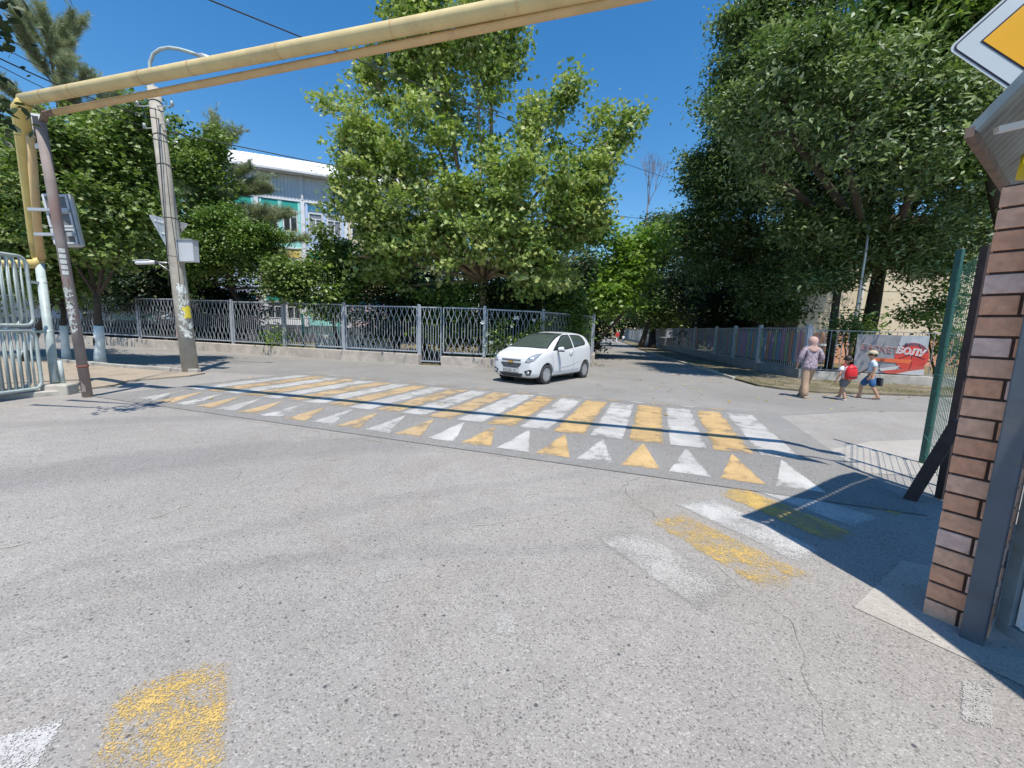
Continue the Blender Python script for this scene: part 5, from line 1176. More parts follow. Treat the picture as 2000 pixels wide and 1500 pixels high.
proj_panel('lower_intake', [(-.42, .33), (.42, .33), (.36, .245), (.28, .225), (-.28, .225), (-.36, .245)], 'x', M['car_black'], .006, 1)
for z in (.27, .30): proj_panel('intake_bar', [(-.39, z), (.39, z), (.39, z + .008), (-.39, z + .008)], 'x', M['grille'], .012, 1)
proj_panel('bonnet_gap', [(-.62, .84), (-.55, .76), (-.36, .735), (.36, .735), (.55, .76), (.62, .84), (.63, .84), (.56, .752), (.36, .727), (-.36, .727), (-.56, .752), (-.63, .84)], 'x', M['car_line'], .002, 1, step=.03, thick=.001)
xf = bvh.ray_cast(Vector((3, 0, .41)), Vector((-1, 0, 0)))[0].x
pl_ = local(MB().box((xf + .012, 0, .405), (.012, .52, .112)), 'number_plate', mat('plate_white', (.62, .62, .60), .5), car, bevel=.003); local(MB().box((xf + .010, 0, .405), (.010, .535, .127)), 'plate_frame', M['car_black'], car)
M['ink'] = mat('plate_ink', (.03, .03, .03), .5)
def car_text(body, size, y0, z0, m, parent=None):
    c = bpy.data.curves.new('t', 'FONT'); c.body = body; c.size = size; c.extrude = .001; c.offset = .002; c.align_x = 'CENTER'
    o = bpy.data.objects.new('t', c); COL.objects.link(o); me = evaluated(o); bpy.data.objects.remove(o)
    for v in me.vertices: v.co = Vector((xf + .0195 + v.co.z, y0 + v.co.x, z0 + v.co.y))
    return put(me, 'plate_lettering', m, car)
car_text('01', .095, -.205, .372, M['ink']); car_text('J 323 XC', .105, .035, .370, M['ink']); local(MB().box((xf + .0185, -.135, .405), (.002, .004, .105)), 'plate_divider', M['ink'], car)
xe = bvh.ray_cast(Vector((3, 0, .645)), Vector((-1, 0, 0)))[0].x + .014
mb = MB(); bt = [(-.095, -.018), (-.035, -.018), (-.04, -.034), (.04, -.034), (.035, -.018), (.085, -.018), (.095, .018), (.035, .018), (.04, .034), (-.04, .034), (-.035, .018), (-.085, .018)]
mb.prism([Vector(p) for p in bt], .012); mb.v = [(xe + v[2], v[0], .647 + v[1]) for v in mb.v]; local(mb, 'emblem', M['gold'], car)
local(MB().beam((1.02, -.35, 1.045), (.93, .28, 1.085), .012, .012), 'wiper', M['car_black'], car); local(MB().tube([(-.35, 0, 1.525), (-.42, 0, 1.56), (-.50, 0, 1.66)], .004, 6), 'aerial', M['car_black'], car)
local(MB().box((0, 0, .20), (3.0, 1.1, .10)), 'underbody', M['car_black'], car)
Rx = Matrix.Rotation(R(-90), 3, 'X')
def wheel(x, sy, steer=0):
    ty = MB(); Mr = Matrix.Rotation(steer, 3, 'Z') @ Matrix.Rotation(R(-90) * sy, 3, 'X'); cc_ = Vector((x, sy * .70, WR))
    ty.lathe([(.16, -.085), (.262, -.09), (.282, -.07), (.287, 0), (.282, .07), (.268, .088), (.20, .092), (.185, .08)], 36, c=cc_, M=Mr); t_ = local(ty, 'wheel', M['tyre'], car)
    rm = MB(); rm.lathe([(.0, .075), (.03, .082), (.06, .078), (.10, .084), (.165, .086), (.188, .090), (.196, .078)], 36, c=cc_, M=Mr); r_ = local(rm, 'hubcap', M['hubcap'], t_)
    for k in range(7):
        a = 2 * math.pi * k / 7; mbh = MB(); mbh.lathe([(0, .0895), (.015, .0885), (.017, .082)], 10); mbh.v = [tuple(cc_ + Mr @ Vector((v[0] * .8 + .152 * math.cos(a), v[1] * 1.0 + .152 * math.sin(a), v[2] + .003))) for v in mbh.v]; local(mbh, 'hubcap_slot', M['car_black'], t_)
    w_ = MB(); w_.lathe([(0, -.14), (.325, -.14), (.325, .06)], 30, c=(x, sy * .66, WR + .01), M=Matrix.Rotation(R(-90) * sy, 3, 'X')); local(w_, 'wheel_arch_liner', M['car_black'], car)
for sy in (1, -1): wheel(WX[0], sy, -.03); wheel(WX[1], sy)
# ================================================================== VEGETATION
LT = {   # leaf templates: vertices (x = along the leaf), faces
 'rhomb': ([(0, 0, 0), (.5, -.2, .06), (1, 0, -.04), (.5, .2, .06)], [(0, 1, 2), (0, 2, 3)]),
 'oval': ([(0, 0, 0), (.3, -.28, .05), (.75, -.24, .05), (1, 0, -.03), (.75, .24, .05), (.3, .28, .05)], [(0, 1, 2, 3), (0, 3, 4, 5)]),
 'lobed': ([(0, 0, 0), (.05, -.5, .05), (.42, -.2, .02), (.62, -.48, .07), (.68, -.14, 0), (1.05, 0, -.05), (.68, .14, 0), (.62, .48, .07), (.42, .2, .02), (.05, .5, .05)],
           [(0, 1, 2), (2, 3, 4), (4, 5, 6), (6, 7, 8), (0, 8, 9), (0, 2, 4, 6, 8)]),
 'spray': ([(0, 0, 0), (.5, -.09, .02), (1, 0, 0), (.5, .09, .02), (.12, 0, 0), (.45, -.42, .03), (.55, -.30, 0), (.12, 0, 0), (.45, .42, .03), (.55, .30, 0), (.5, 0, 0), (.85, -.36, 0), (.92, -.25, 0), (.5, 0, 0), (.85, .36, 0), (.92, .25, 0)],
           [(0, 1, 2, 3), (4, 5, 6), (7, 9, 8), (10, 11, 12), (13, 15, 14)]),
 'needle': ([(0, 0, 0), (.03, -.05, 0), (1, 0, 0)] + [(0, 0, 0), (.03, .05, 0), (.85, .42, .15)] + [(0, 0, 0), (.03, .05, 0), (.85, -.42, .12)] + [(0, 0, 0), (.0, .06, 0), (.6, .1, .65)] + [(0, 0, 0), (.0, .06, 0), (.65, -.1, -.55)],
           [(0, 1, 2), (3, 4, 5), (6, 7, 8), (9, 10, 11), (12, 13, 14)])}
def leaf_mesh(name, C, size, tmpl, m, parent, rs, up=.5, outdir=None, dirs=None, droop=0.0, szvar=.5, label=None, kind=None, bias=None):
    N = len(C); tv, tf = LT[tmpl]; tv = np.array(tv, np.float32); off = np.array(wloc(parent) if parent else (0, 0, 0), np.float32)
    nrm = rs.normal(size=(N, 3)).astype(np.float32); nrm /= np.linalg.norm(nrm, axis=1, keepdims=True); nrm[:, 2] = np.abs(nrm[:, 2]); nrm[:, 2] += up
    if outdir is not None: nrm += outdir * .35
    nrm /= np.linalg.norm(nrm, axis=1, keepdims=True)
    a = rs.normal(size=(N, 3)).astype(np.float32) if dirs is None else dirs.astype(np.float32) + rs.normal(size=(N, 3)).astype(np.float32) * .35
    a[:, 2] -= droop
    if dirs is None: x = a - nrm * np.sum(a * nrm, 1, keepdims=True)
    else: x = a
    x /= np.maximum(np.linalg.norm(x, axis=1, keepdims=True), 1e-6)
    y = np.cross(nrm, x); y /= np.maximum(np.linalg.norm(y, axis=1, keepdims=True), 1e-6); z = np.cross(x, y)
    s = (size * (1 + rs.uniform(-szvar, szvar, N))).astype(np.float32)[:, None, None]
    V = (C.astype(np.float32) - off)[:, None, :] + s * (tv[None, :, 0:1] * x[:, None, :] + tv[None, :, 1:2] * y[:, None, :] + tv[None, :, 2:3] * z[:, None, :])
    V = V.reshape(-1, 3); k = len(tv); lp = []; st = []; tot = 0; b = (np.arange(N) * k)
    loops = np.concatenate([np.array(f) for f in tf]); lens = np.array([len(f) for f in tf]); L = (b[:, None] + loops[None, :]).reshape(-1).astype(np.int32)
    ll = np.tile(lens, N); start = np.concatenate([[0], np.cumsum(ll)[:-1]]).astype(np.int32)
    me = bpy.data.meshes.new(name); me.vertices.add(len(V)); me.vertices.foreach_set('co', V.ravel()); me.loops.add(len(L)); me.loops.foreach_set('vertex_index', L)
    me.polygons.add(len(ll)); me.polygons.foreach_set('loop_start', start)
    at_ = me.attributes.new('rnd', 'FLOAT', 'POINT'); r_ = rs.rand(N) if bias is None else np.clip(bias + rs.normal(0, .18, N), 0, 1)
    at_.data.foreach_set('value', np.repeat(r_, k).astype(np.float32)); me.update(calc_edges=True); me.materials.append(m)
    o = bpy.data.objects.new(name, me); COL.objects.link(o); o.parent = parent
    return tag(o, label, kind=kind)
def crown_points(limbs, ncl, per, sig, rs, shell=.45):
    """limbs: (p0, p1, r0, r1, weight); clusters of leaves through the volume round each limb"""
    W_ = np.array([l[4] for l in limbs], float); W_ /= W_.sum(); idx = rs.choice(len(limbs), ncl, p=W_)
    P0 = np.array([tuple(l[0]) for l in limbs])[idx]; P1 = np.array([tuple(l[1]) for l in limbs])[idx]; r0 = np.array([l[2] for l in limbs])[idx]; r1 = np.array([l[3] for l in limbs])[idx]
    t = rs.uniform(0, 1.0, ncl) ** .8; rr = r0 + (r1 - r0) * t
    d = rs.normal(size=(ncl, 3)); d /= np.linalg.norm(d, axis=1, keepdims=True); c = P0 + (P1 - P0) * t[:, None] + d * (rr * rs.uniform(0, 1, ncl) ** shell)[:, None]
    n = np.maximum(3, rs.poisson(per, ncl)); ci = np.repeat(np.arange(ncl), n); sg = sig * rs.uniform(.6, 1.3, ncl)
    pts = c[ci] + rs.normal(size=(len(ci), 3)) * sg[ci][:, None] * np.array([1.25, 1.25, .42]) * 1.1 - np.array([0, 0, .35]) * (np.abs(rs.normal(size=(len(ci), 1))) * sg[ci][:, None])
    bias = np.clip(rs.normal(.45, .22, ncl), 0, 1)[ci]
    return pts, d[ci], bias
def spires(limbs, n, lmin, lmax, seed, r=.26, w=.35, upb=1.1):
    rr = random.Random(seed); out = list(limbs)
    for k in range(n):
        l = limbs[rr.choices(range(len(limbs)), [q[4] for q in limbs])[0]]; t = rr.uniform(.3, 1); p = Vector(l[0]).lerp(Vector(l[1]), t); rad = l[2] + (l[3] - l[2]) * t
        d = Vector((rr.gauss(0, 1), rr.gauss(0, 1), rr.uniform(-.1, 1.2))).normalized(); a = p + d * rad * .65; e = (d * .8 + Vector((0, 0, upb))).normalized(); L = rr.uniform(lmin, lmax)
        out.append((a, a + e * L, r * 1.5, r * .35, w))
    return out
def trunk(name, base, limbs, r, m, parent, forkz=None, whitewash=0, rs=rnd):
    """tapered trunk to a fork and a limb to each crown lobe"""
    base = Vector(base); top = Vector(forkz); mb = MB()
    n = 6; path = [base.lerp(top, k / n) + Vector((rs.uniform(-.04, .04), rs.uniform(-.04, .04), 0)) * (0 if k in (0, n) else 1) for k in range(n + 1)]
    path[0].z -= .1
    mb.tube(path, [r * (1.28 if k == 0 else 1 - .35 * k / n) for k in range(n + 1)], 10)
    for l in limbs:
        p1 = Vector(l[0]).lerp(Vector(l[1]), .8); st = top - Vector((0, 0, .1)); mid = st.lerp(Vector(l[0]), .55) + Vector((rs.uniform(-.2, .2), rs.uniform(-.2, .2), rs.uniform(0, .3)))
        rr = r * (.3 + .22 * min(1, l[2] / 2)); P = [st, mid, Vector(l[0]), Vector(l[0]).lerp(p1, .5) + Vector((rs.uniform(-.15, .15), rs.uniform(-.15, .15), 0)), p1]
        mb.tube(P, [rr, rr * .8, rr * .55, rr * .35, rr * .12], 7)
        for q in range(5):
            a = Vector(l[0]).lerp(Vector(l[1]), rs.uniform(0, .8)); b = a + Vector((rs.uniform(-1, 1), rs.uniform(-1, 1), rs.uniform(-.1, .9))).normalized() * l[2] * .8
            mb.tube([a, a.lerp(b, .5) + Vector((0, 0, .08)), b], [rr * .3, rr * .2, rr * .08], 5)
    o = mb.build(name, m, parent)
    if whitewash:
        path2 = [path[0] + Vector((0, 0, .06))] + [base.lerp(top, min(1, whitewash / (top.z - base.z)) * k / 3) for k in range(1, 4)]
        MB().tube(path2, [r * 1.28 + .006, r * 1.03 + .006, r * .98 + .006, r * .95 + .006], 12).build('whitewash', M['whitewash'], parent)
    return o
def tree(name, label, base, fork, limbs, r, ncl, per, sig, size, tmpl, lm, bark='bark', seed=1, ww=0, cat='tree', group=None, shell=.45, up=.5, droop=0, branches=True, spk=None):
    rs = np.random.RandomState(seed); root = empty(name, (base[0], base[1], 0), label, cat, group)
    trunk('trunk', base, limbs if branches else [], r, M[bark], root, fork, ww, random.Random(seed))
    lim2 = spires(limbs, spk[0], spk[1], spk[2], seed, spk[3]) if spk else limbs
    pts, d, b = crown_points(lim2, ncl, per, sig, rs, shell)
    pts[:, 2] = np.maximum(pts[:, 2], .15)
    leaf_mesh('crown', pts, size, tmpl, M[lm], root, rs, up, d, droop=droop, bias=b, kind='stuff'); return root
def LM(px0, py0, Y0, px1, py1, Y1, r0, r1, w_=1.0): return (at(px0, py0, Y0), at(px1, py1, Y1), r0, r1, w_)
M['leaf_plane'] = leaf_mat('plane_leaves', [(.09, .15, .03), (.19, .28, .065), (.31, .40, .12), (.42, .45, .16), (.50, .55, .30)], .5, .34, .3)
M['leaf_ash'] = leaf_mat('ash_leaves', [(.04, .075, .018), (.10, .165, .05), (.21, .28, .12), (.42, .48, .33)], .46, .28, .4)  # palest tone puts sunlit glints into the leaf colour
M['leaf_maple'] = leaf_mat('maple_leaves', [(.045, .09, .018), (.11, .18, .04), (.21, .29, .08), (.38, .44, .22)], .48, .3, .35)
M['leaf_bright'] = leaf_mat('bright_maple_leaves', [(.10, .19, .025), (.18, .30, .05), (.30, .42, .11)], .45, .4, .4)
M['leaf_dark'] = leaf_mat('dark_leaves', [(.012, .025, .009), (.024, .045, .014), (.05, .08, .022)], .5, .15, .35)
M['leaf_mid'] = leaf_mat('mid_green_leaves', [(.035, .08, .014), (.09, .17, .03), (.18, .27, .06), (.30, .38, .12)], .45, .3, .4)
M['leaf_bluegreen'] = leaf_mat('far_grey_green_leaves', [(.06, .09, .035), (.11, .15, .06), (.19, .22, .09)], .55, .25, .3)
M['needles'] = leaf_mat('pine_needles', [(.15, .19, .11), (.28, .33, .20), (.38, .41, .25), (.42, .38, .22)], .55, .15, .35)
M['leaf_fallen'] = leaf_mat('fallen_leaves', [(.45, .30, .06), (.60, .42, .12), (.50, .40, .22)], .7, .1, .2)

# --- big plane tree at the centre
pb0 = Vector((-1.35, 18.2, 0)); fk = at(945, 545, 18.2)
PL = [LM(895, 330, 18.0, 830, -60, 18.4, 1.5, .8, 3.0), LM(860, 300, 19.5, 765, -40, 19.5, 1.2, .6, 1.8), LM(940, 320, 17.2, 940, -30, 17.6, 1.2, .5, 2.0), LM(850, 420, 17.0, 720, 260, 17.2, 1.6, .8, 2.2), LM(760, 300, 17.4, 625, 185, 17.4, .75, .25, .8),
      LM(760, 210, 18.2, 712, 95, 18.2, .8, .35, .7), LM(780, 330, 17.8, 665, 325, 17.6, .8, .25, .7), LM(1010, 380, 17.2, 1050, 180, 17.6, 1.2, .2, 1.5), LM(1060, 360, 17.6, 1108, 170, 17.8, .6, .15, .6), LM(1080, 420, 17.4, 1180, 210, 17.8, .9, .15, 1.1),
      LM(1120, 410, 17.2, 1205, 260, 17.4, .9, .2, 1.1), LM(1060, 470, 16.8, 1165, 410, 16.8, 1.3, .7, 2.0), LM(930, 450, 16.2, 1000, 420, 16.0, 1.5, 1.3, 2.6), LM(800, 480, 16.8, 735, 440, 16.6, 1.4, .8, 1.8), LM(740, 410, 17.5, 640, 405, 17.2, .5, .2, .4),
      LM(860, 180, 18, 800, 40, 18, 1.4, 1.0, 2.0), LM(960, 160, 18, 1000, 90, 18, .8, .4, .9), LM(1010, 540, 17.2, 1110, 520, 17.0, 1.0, .8, 1.1), LM(790, 560, 18.2, 740, 520, 18.2, .9, .8, .8), LM(880, 500, 16.8, 860, 440, 16.8, 1.3, 1.2, 1.8), LM(1000, 500, 16.6, 1060, 480, 16.6, 1.3, 1.2, 1.8), LM(850, 560, 19.5, 1000, 560, 19.5, 1.0, 1.0, 1.6), LM(1110, 480, 17, 1155, 370, 17.2, .9, .6, 1.0), LM(700, 500, 17.5, 760, 560, 18, .6, .7, .7)]
tree('plane_tree', 'tall yellow green plane tree rising behind the fence at the centre', pb0, fk, PL, .27, 1750, 56, .24, .145, 'lobed', 'leaf_plane', 'bark_plane', 11, shell=.6, up=.3, spk=(80, 1.0, 2.2, .20))
# trunk patch visible beneath the crown is part of trunk; dark understory behind
def hedge_tree(label, px, py, Y, rpx, lm, seed, n=260, size=.16, tmpl='oval', base=None, name='tree', per=26, extra=(), r=.12, bark='bark_dark', group=None, up=.4):
    c = at(px, py, Y); k = Y / F_PX; b = Vector((c.x, c.y, 0)) if base is None else Vector(base); R0 = rpx * k
    limbs = [(c - Vector((0, 0, R0 * .4)), c + Vector((0, 0, R0 * .4)), R0 * .8, R0 * .6, 2)] + [LM(*e) for e in extra]
    return tree(name, label, b, Vector((c.x * .98, c.y, max(.8, c.z - R0 * .9))), limbs, r, n, per, .28 * max(1, R0 / 2), size, tmpl, lm, bark, seed, shell=.5, group=group, up=up)
# dark conifer like mass behind the plane tree
hedge_tree('dark evergreen left of the plane trunk behind the fence', 830, 545, 22, 90, 'leaf_dark', 21, 900, .15, 'rhomb', extra=((760, 600, 21, 900, 600, 21, 1.4, 1.4, 1.8), (840, 650, 21, 920, 650, 21, .9, .9, .8)), name='evergreen_tree')
hedge_tree('dark evergreen right of the plane trunk behind the fence', 1020, 545, 23, 100, 'leaf_dark', 22, 1000, .15, 'rhomb', extra=((950, 600, 21, 1100, 610, 21, 1.4, 1.4, 1.8), (950, 655, 20.5, 1120, 655, 21.5, .9, .9, 1.2)), name='evergreen_tree')
hedge_tree('shrub with bright shoots at the street corner of the left fence', 1100, 590, 19.8, 48, 'leaf_mid', 23, 220, .12, 'lobed', name='shrub', r=.05)
# bright maple over the street's left side
hedge_tree('bright light green maple leaning over the street corner', 1225, 540, 23.5, 78, 'leaf_bright', 24, 420, .20, 'lobed', base=(4.35, 24.2, 0), per=22, extra=((1180, 480, 23, 1290, 470, 24, 1.2, 1.0, 1.2), (1180, 590, 22.5, 1205, 560, 23, 1.1, .9, 1.3), (1130, 470, 23, 1170, 440, 23, .9, .7, .7)), name='maple_tree', bark='bark')
# rose bush hanging on the fence
rb_ = empty('rose_bush', (-.4, 16.4, 0), 'rose bush with white blooms growing through the fence behind the car', 'bush'); rs = np.random.RandomState(5)
lim = [(Vector((-1.0, 16.25, .5)), Vector((-.5, 16.35, 1.9)), .5, .45, 1), (Vector((-.3, 16.3, .7)), Vector((1.4, 17.2, 1.9)), .45, .5, 1.3)]
pts, d, b = crown_points(lim, 150, 16, .16, rs); leaf_mesh('foliage', pts, .075, 'oval', M['leaf_mid'], rb_, rs, .4, d, bias=b, kind='stuff')
MB().tube([(-.6, 16.4, 0), (-.55, 16.4, 1.0), (-.3, 16.4, 1.8)], [.03, .022, .01], 6).build('stem', M['bark_dark'], rb_)
M['petal'] = mat('white_petals', (.72, .72, .66), .6, .08, 20)
for k in range(20):
    x = rnd.uniform(-1.25, .9); p = Vector((x, 16.12 + max(0, x + 1.1) * .42 - rnd.uniform(.05, .22), rnd.uniform(.55, 2.0))); s = rnd.uniform(.04, .085)
    mb = MB()
    for j in range(5):
        a = j * 1.257 + rnd.random(); v = Vector((math.cos(a), -.35, math.sin(a))) * s; v2 = Vector((math.cos(a + .9), -.35, math.sin(a + .9))) * s; mb.add([p + Vector((0, .01, 0)), p + v, p + v * .8 + v2 * .6, p + v2], [(0, 1, 2, 3)])
    mb.build('bloom', M['petal'], rb_)
# --- left side trees with limewashed trunks
tA = Vector(gz(196, 712)); tB = Vector(gz(131, 706)); tC = Vector((-15.9, 13.0, 0))
tree('maple_tree', 'maple with a limewashed trunk just left of the concrete pole', tA, at(190, 575, tA.y), [LM(190, 480, 12.6, 190, 320, 12.8, 1.35, 1.1, 3), LM(240, 460, 12.8, 290, 400, 13, 1.0, .7, 1.2), LM(120, 470, 12.4, 110, 330, 12.6, 1.2, 1.0, 1.6), LM(240, 340, 13.2, 250, 250, 13.2, 1.0, .5, 1), LM(130, 320, 12.8, 140, 250, 13, .8, .4, .6)], .13, 900, 42, .22, .115, 'lobed', 'leaf_maple', 'bark_dark', 31, ww=1.25, group='limewashed maples on the dirt verge', spk=(26, .5, 1.2, .2))
tree('maple_tree', 'maple with a limewashed trunk between the gate and the leaning pole', tB, at(118, 590, tB.y), [LM(70, 500, 13.2, 60, 360, 13.4, 1.5, 1.2, 2), LM(20, 450, 13, 0, 330, 13, 1.3, .9, 1.3), LM(130, 560, 13.6, 100, 500, 13.6, .8, .8, .6)], .10, 650, 40, .23, .115, 'lobed', 'leaf_maple', 'bark_dark', 32, ww=1.2, group='limewashed maples on the dirt verge')
tree('maple_tree', 'dark maple partly hidden behind the tube gate', tC, at(100, 590, 13.2) , [LM(30, 520, 14.5, -60, 420, 14.5, 1.8, 1.4, 2), LM(-60, 330, 14.5, -80, 250, 14.5, 1.6, 1, 1.2)], .11, 480, 26, .3, .16, 'lobed', 'leaf_maple', 'bark_dark', 33, ww=1.1, group='limewashed maples on the dirt verge')
# large far trees on the left
tree('tree', 'bushy green tree behind the concrete pole', (-15.8, 21.5, 0), at(340, 520, 21.5), [LM(330, 440, 21, 320, 290, 21.5, 2.0, 1.1, 2.2), LM(390, 380, 21.5, 395, 310, 21.5, 1.2, .9, 1), LM(270, 420, 21.5, 250, 300, 22, 1.8, 1.2, 1.5), LM(400, 420, 21, 420, 370, 21.2, 1.2, .9, 1.3)], .2, 850, 40, .28, .15, 'oval', 'leaf_maple', 'bark_dark', 34, spk=(30, .8, 1.6, .25))
tree('tree', 'dense leafy green tree right of the concrete pole behind the fence', (-12.2, 20.4, 0), at(450, 560, 20.4), [LM(430, 500, 19.8, 430, 450, 20, 1.7, 1.0, 2), LM(500, 520, 19.8, 500, 480, 20, 1.5, 1.0, 2), LM(380, 540, 19.8, 390, 500, 20, 1.2, 1.0, 1.2), LM(540, 560, 19.6, 545, 530, 19.6, .8, .6, .7)], .15, 1000, 40, .22, .11, 'oval', 'leaf_mid', 'bark_dark', 35, spk=(25, .5, 1.1, .2))
tree('tree', 'dark leafy mass of a tree at the far left beyond the road', (-25, 24.5, 0), at(150, 540, 24.5), [LM(150, 520, 25, 140, 400, 25, 2.6, 2.0, 2), LM(60, 520, 25, 40, 380, 25, 2.8, 2.2, 2), LM(-40, 500, 25, -60, 300, 25, 3, 2, 2)], .25, 1000, 28, .5, .22, 'oval', 'leaf_maple', 'bark_dark', 36)
tree('tree', 'dark undergrowth tree between the left maples and the fence', (-18, 22, 0), at(280, 580, 22), [LM(230, 560, 22, 330, 560, 22, 1.3, 1.2, 2), LM(120, 560, 23.5, 200, 560, 23, 1.3, 1.3, 2)], .12, 700, 28, .36, .16, 'oval', 'leaf_dark', 'bark_dark', 37)
# small broad leaved tree in front of the school
tree('small_tree', 'small broad leaved tree with pale shoots in front of the school', (-8.1, 18.9, 0), at(650, 620, 18.9), [LM(650, 570, 18.7, 640, 500, 18.8, 1.35, .8, 2.4), LM(590, 580, 18.6, 570, 550, 18.8, .9, .7, 1.2), LM(700, 560, 18.7, 715, 520, 18.8, .8, .6, 1.1), LM(640, 510, 18.8, 635, 462, 18.8, .5, .3, .5), LM(600, 600, 18.6, 700, 595, 18.6, .7, .7, 1.2), LM(545, 560, 19, 590, 540, 18.8, .8, .7, 1)], .09, 800, 30, .22, .14, 'oval', 'leaf_maple', 'bark_dark', 38, up=.7, spk=(16, .5, 1.1, .18))
rs = np.random.RandomState(8); bl_ = empty('pale_shoot', (-7.9, 17.6, 0), 'cluster of pale yellow green young leaves on the small tree', 'branch'); C_ = []
for px, py in ((640, 525), (648, 558), (665, 560), (632, 560), (690, 562), (655, 572)):
    c = at(px, py, 17.55); C_.append(np.array(c) + rs.normal(0, .09, (9, 3)))
leaf_mesh('leaves', np.concatenate(C_), .19, 'oval', M['leaf_bright'], bl_, rs, 1.0); MB().tube([at(650, 590, 18.4), at(652, 560, 17.7), at(640, 530, 17.6)], [.02, .012, .006], 5).build('twig', M['bark_dark'], bl_)
hedge_tree('low bright shrub at the foot of the wavy fence', 553, 655, 18.95, 17, 'leaf_bright', 39, 50, .09, 'oval', name='shrub', r=.02, per=18)
# --- pines
def pine(label, base, top, boughs, seed, r=.22, dens=1.0, size=.26, brown=.0):
    rs = np.random.RandomState(seed); rr = random.Random(seed); base, top = Vector(base), Vector(top); root = empty('pine_tree', (base.x, base.y, 0), label, 'tree', None)
    mb = MB(); mb.tube([base - Vector((0, 0, .1)), base.lerp(top, .5), top], [r, r * .6, .03], 8); C_ = []; D_ = []; B_ = []
    for (z0, L, tilt, n) in boughs:
        for k in range(n):
            a = rr.uniform(0, 6.28); s = base.lerp(top, z0 + rr.uniform(-.04, .04)); e = s + Vector((math.cos(a), math.sin(a), 0)) * L * rr.uniform(.7, 1.1) + Vector((0, 0, L * tilt * rr.uniform(.6, 1.3)))
            mid = s.lerp(e, .5) - Vector((0, 0, L * .07)); mb.tube([s, mid, e], [r * .28, r * .16, .012], 5)
            m_ = int(L * 20 * dens)
            for q in range(m_):
                u = rr.uniform(.22, 1.02); p = s.lerp(mid, u * 2) if u < .5 else mid.lerp(e, u * 2 - 1); dr = ((e - mid).normalized() + Vector((rr.uniform(-.9, .9), rr.uniform(-.9, .9), rr.uniform(-.1, 1.0)))).normalized()
                tl = rr.uniform(.25, .75); mb.tube([p, p + dr * tl], [.012, .005], 3, cap=False)
                nn_ = 16; tt = rs.uniform(.1, 1.05, nn_)[:, None]; C_.append(np.array(p) + np.array(dr) * tl * tt + rs.normal(0, .04, (nn_, 3))); dd_ = np.array(dr) + rs.normal(0, .55, (nn_, 3)); D_.append(dd_); B_.append(np.full(nn_, min(1, max(0, rr.gauss(.42 + (brown if s.z < base.lerp(top, .55).z else 0), .16)))))
    mb.build('trunk', M['bark'], root); leaf_mesh('needles', np.concatenate(C_), size, 'needle', M['needles'], root, rs, .3, dirs=np.concatenate(D_), bias=np.concatenate(B_), kind='stuff'); return root
ptop = at(92, 48, 25.5); pine('tall grey green pine rising behind the maples at the left', (ptop.x * 1.0 + .5, 25.5, 0), ptop, [(.98, .8, .9, 3), (.93, 1.4, .9, 5), (.87, 2.1, .8, 6), (.80, 2.7, .7, 7), (.72, 3.4, .6, 8), (.64, 3.7, .5, 8), (.56, 3.9, .4, 7), (.47, 3.7, .25, 6)], 41, .26, 1.3)
ptop = at(425, 258, 23.5); pine('smaller pine with brown inner needles between pole and school', (ptop.x + .3, 23.5, 0), ptop, [(.97, .5, 1.2, 3), (.90, .9, 1.0, 5), (.82, 1.4, .6, 6), (.73, 2.1, .35, 8), (.64, 3.0, .1, 11), (.55, 3.6, .0, 10), (.47, 3.4, -.05, 8)], 42, .2, 1.5, .25, .25)
# --- right side: big ash, dark trees, street trees
RT = Vector((17.6, 20.5, 0))
tree('ash_tree', 'huge dark ash with pale glinting leaves filling the upper right', RT, at(1720, 520, 20.3), [LM(1700, 380, 18.5, 1690, 120, 18.5, 2.4, 2.0, 4), LM(1600, 330, 18.5, 1540, 130, 18.5, 2.2, 1.5, 3), LM(1800, 380, 17.5, 1850, 250, 17.5, 2.1, 1.6, 3), LM(1500, 120, 19, 1450, 20, 19, 1.7, 1.0, 1.8), LM(1540, 60, 19, 1500, -60, 19, 1.5, 1.2, 1.2), LM(1600, 60, 18.5, 1620, -80, 18.5, 2.0, 1.6, 2), LM(1450, 190, 19, 1412, 130, 19, .8, .4, .6),
   LM(1640, 480, 18, 1560, 430, 17.6, 1.3, .9, 1.5), LM(1740, 500, 17.5, 1800, 470, 17, 1.3, 1.0, 1.5), LM(1750, 100, 18, 1800, -60, 18, 1.9, 1.5, 1.8), LM(1590, 560, 17.6, 1640, 545, 17.4, .55, .5, .4), LM(1860, 470, 18, 1900, 400, 18, 1.2, 1, 1.2), LM(1790, 520, 18, 1900, 510, 18, .8, .8, 1.0), LM(1600, 520, 18, 1560, 560, 17.6, .9, .8, .9), LM(1680, 250, 21, 1850, 150, 21, 2.2, 2.0, 2.5), LM(1600, 420, 20, 1500, 260, 20.5, 1.8, 1.5, 2), LM(1700, 30, 21, 1900, 20, 21, 2, 2, 2), LM(1540, 260, 13.5, 1560, 80, 13, 1.1, .9, 1.6), LM(1650, 300, 13.5, 1700, 120, 13, 1.3, 1.1, 1.8), LM(1800, 330, 13.5, 1820, 180, 13.5, 1.2, 1.0, 1.4), LM(1490, 330, 16, 1480, 180, 16, 1.3, 1.0, 1.6)], .40, 2900, 64, .29, .19, 'rhomb', 'leaf_ash', 'bark_dark', 51, shell=.5, up=.45, droop=.25, spk=(60, .8, 1.8, .3))
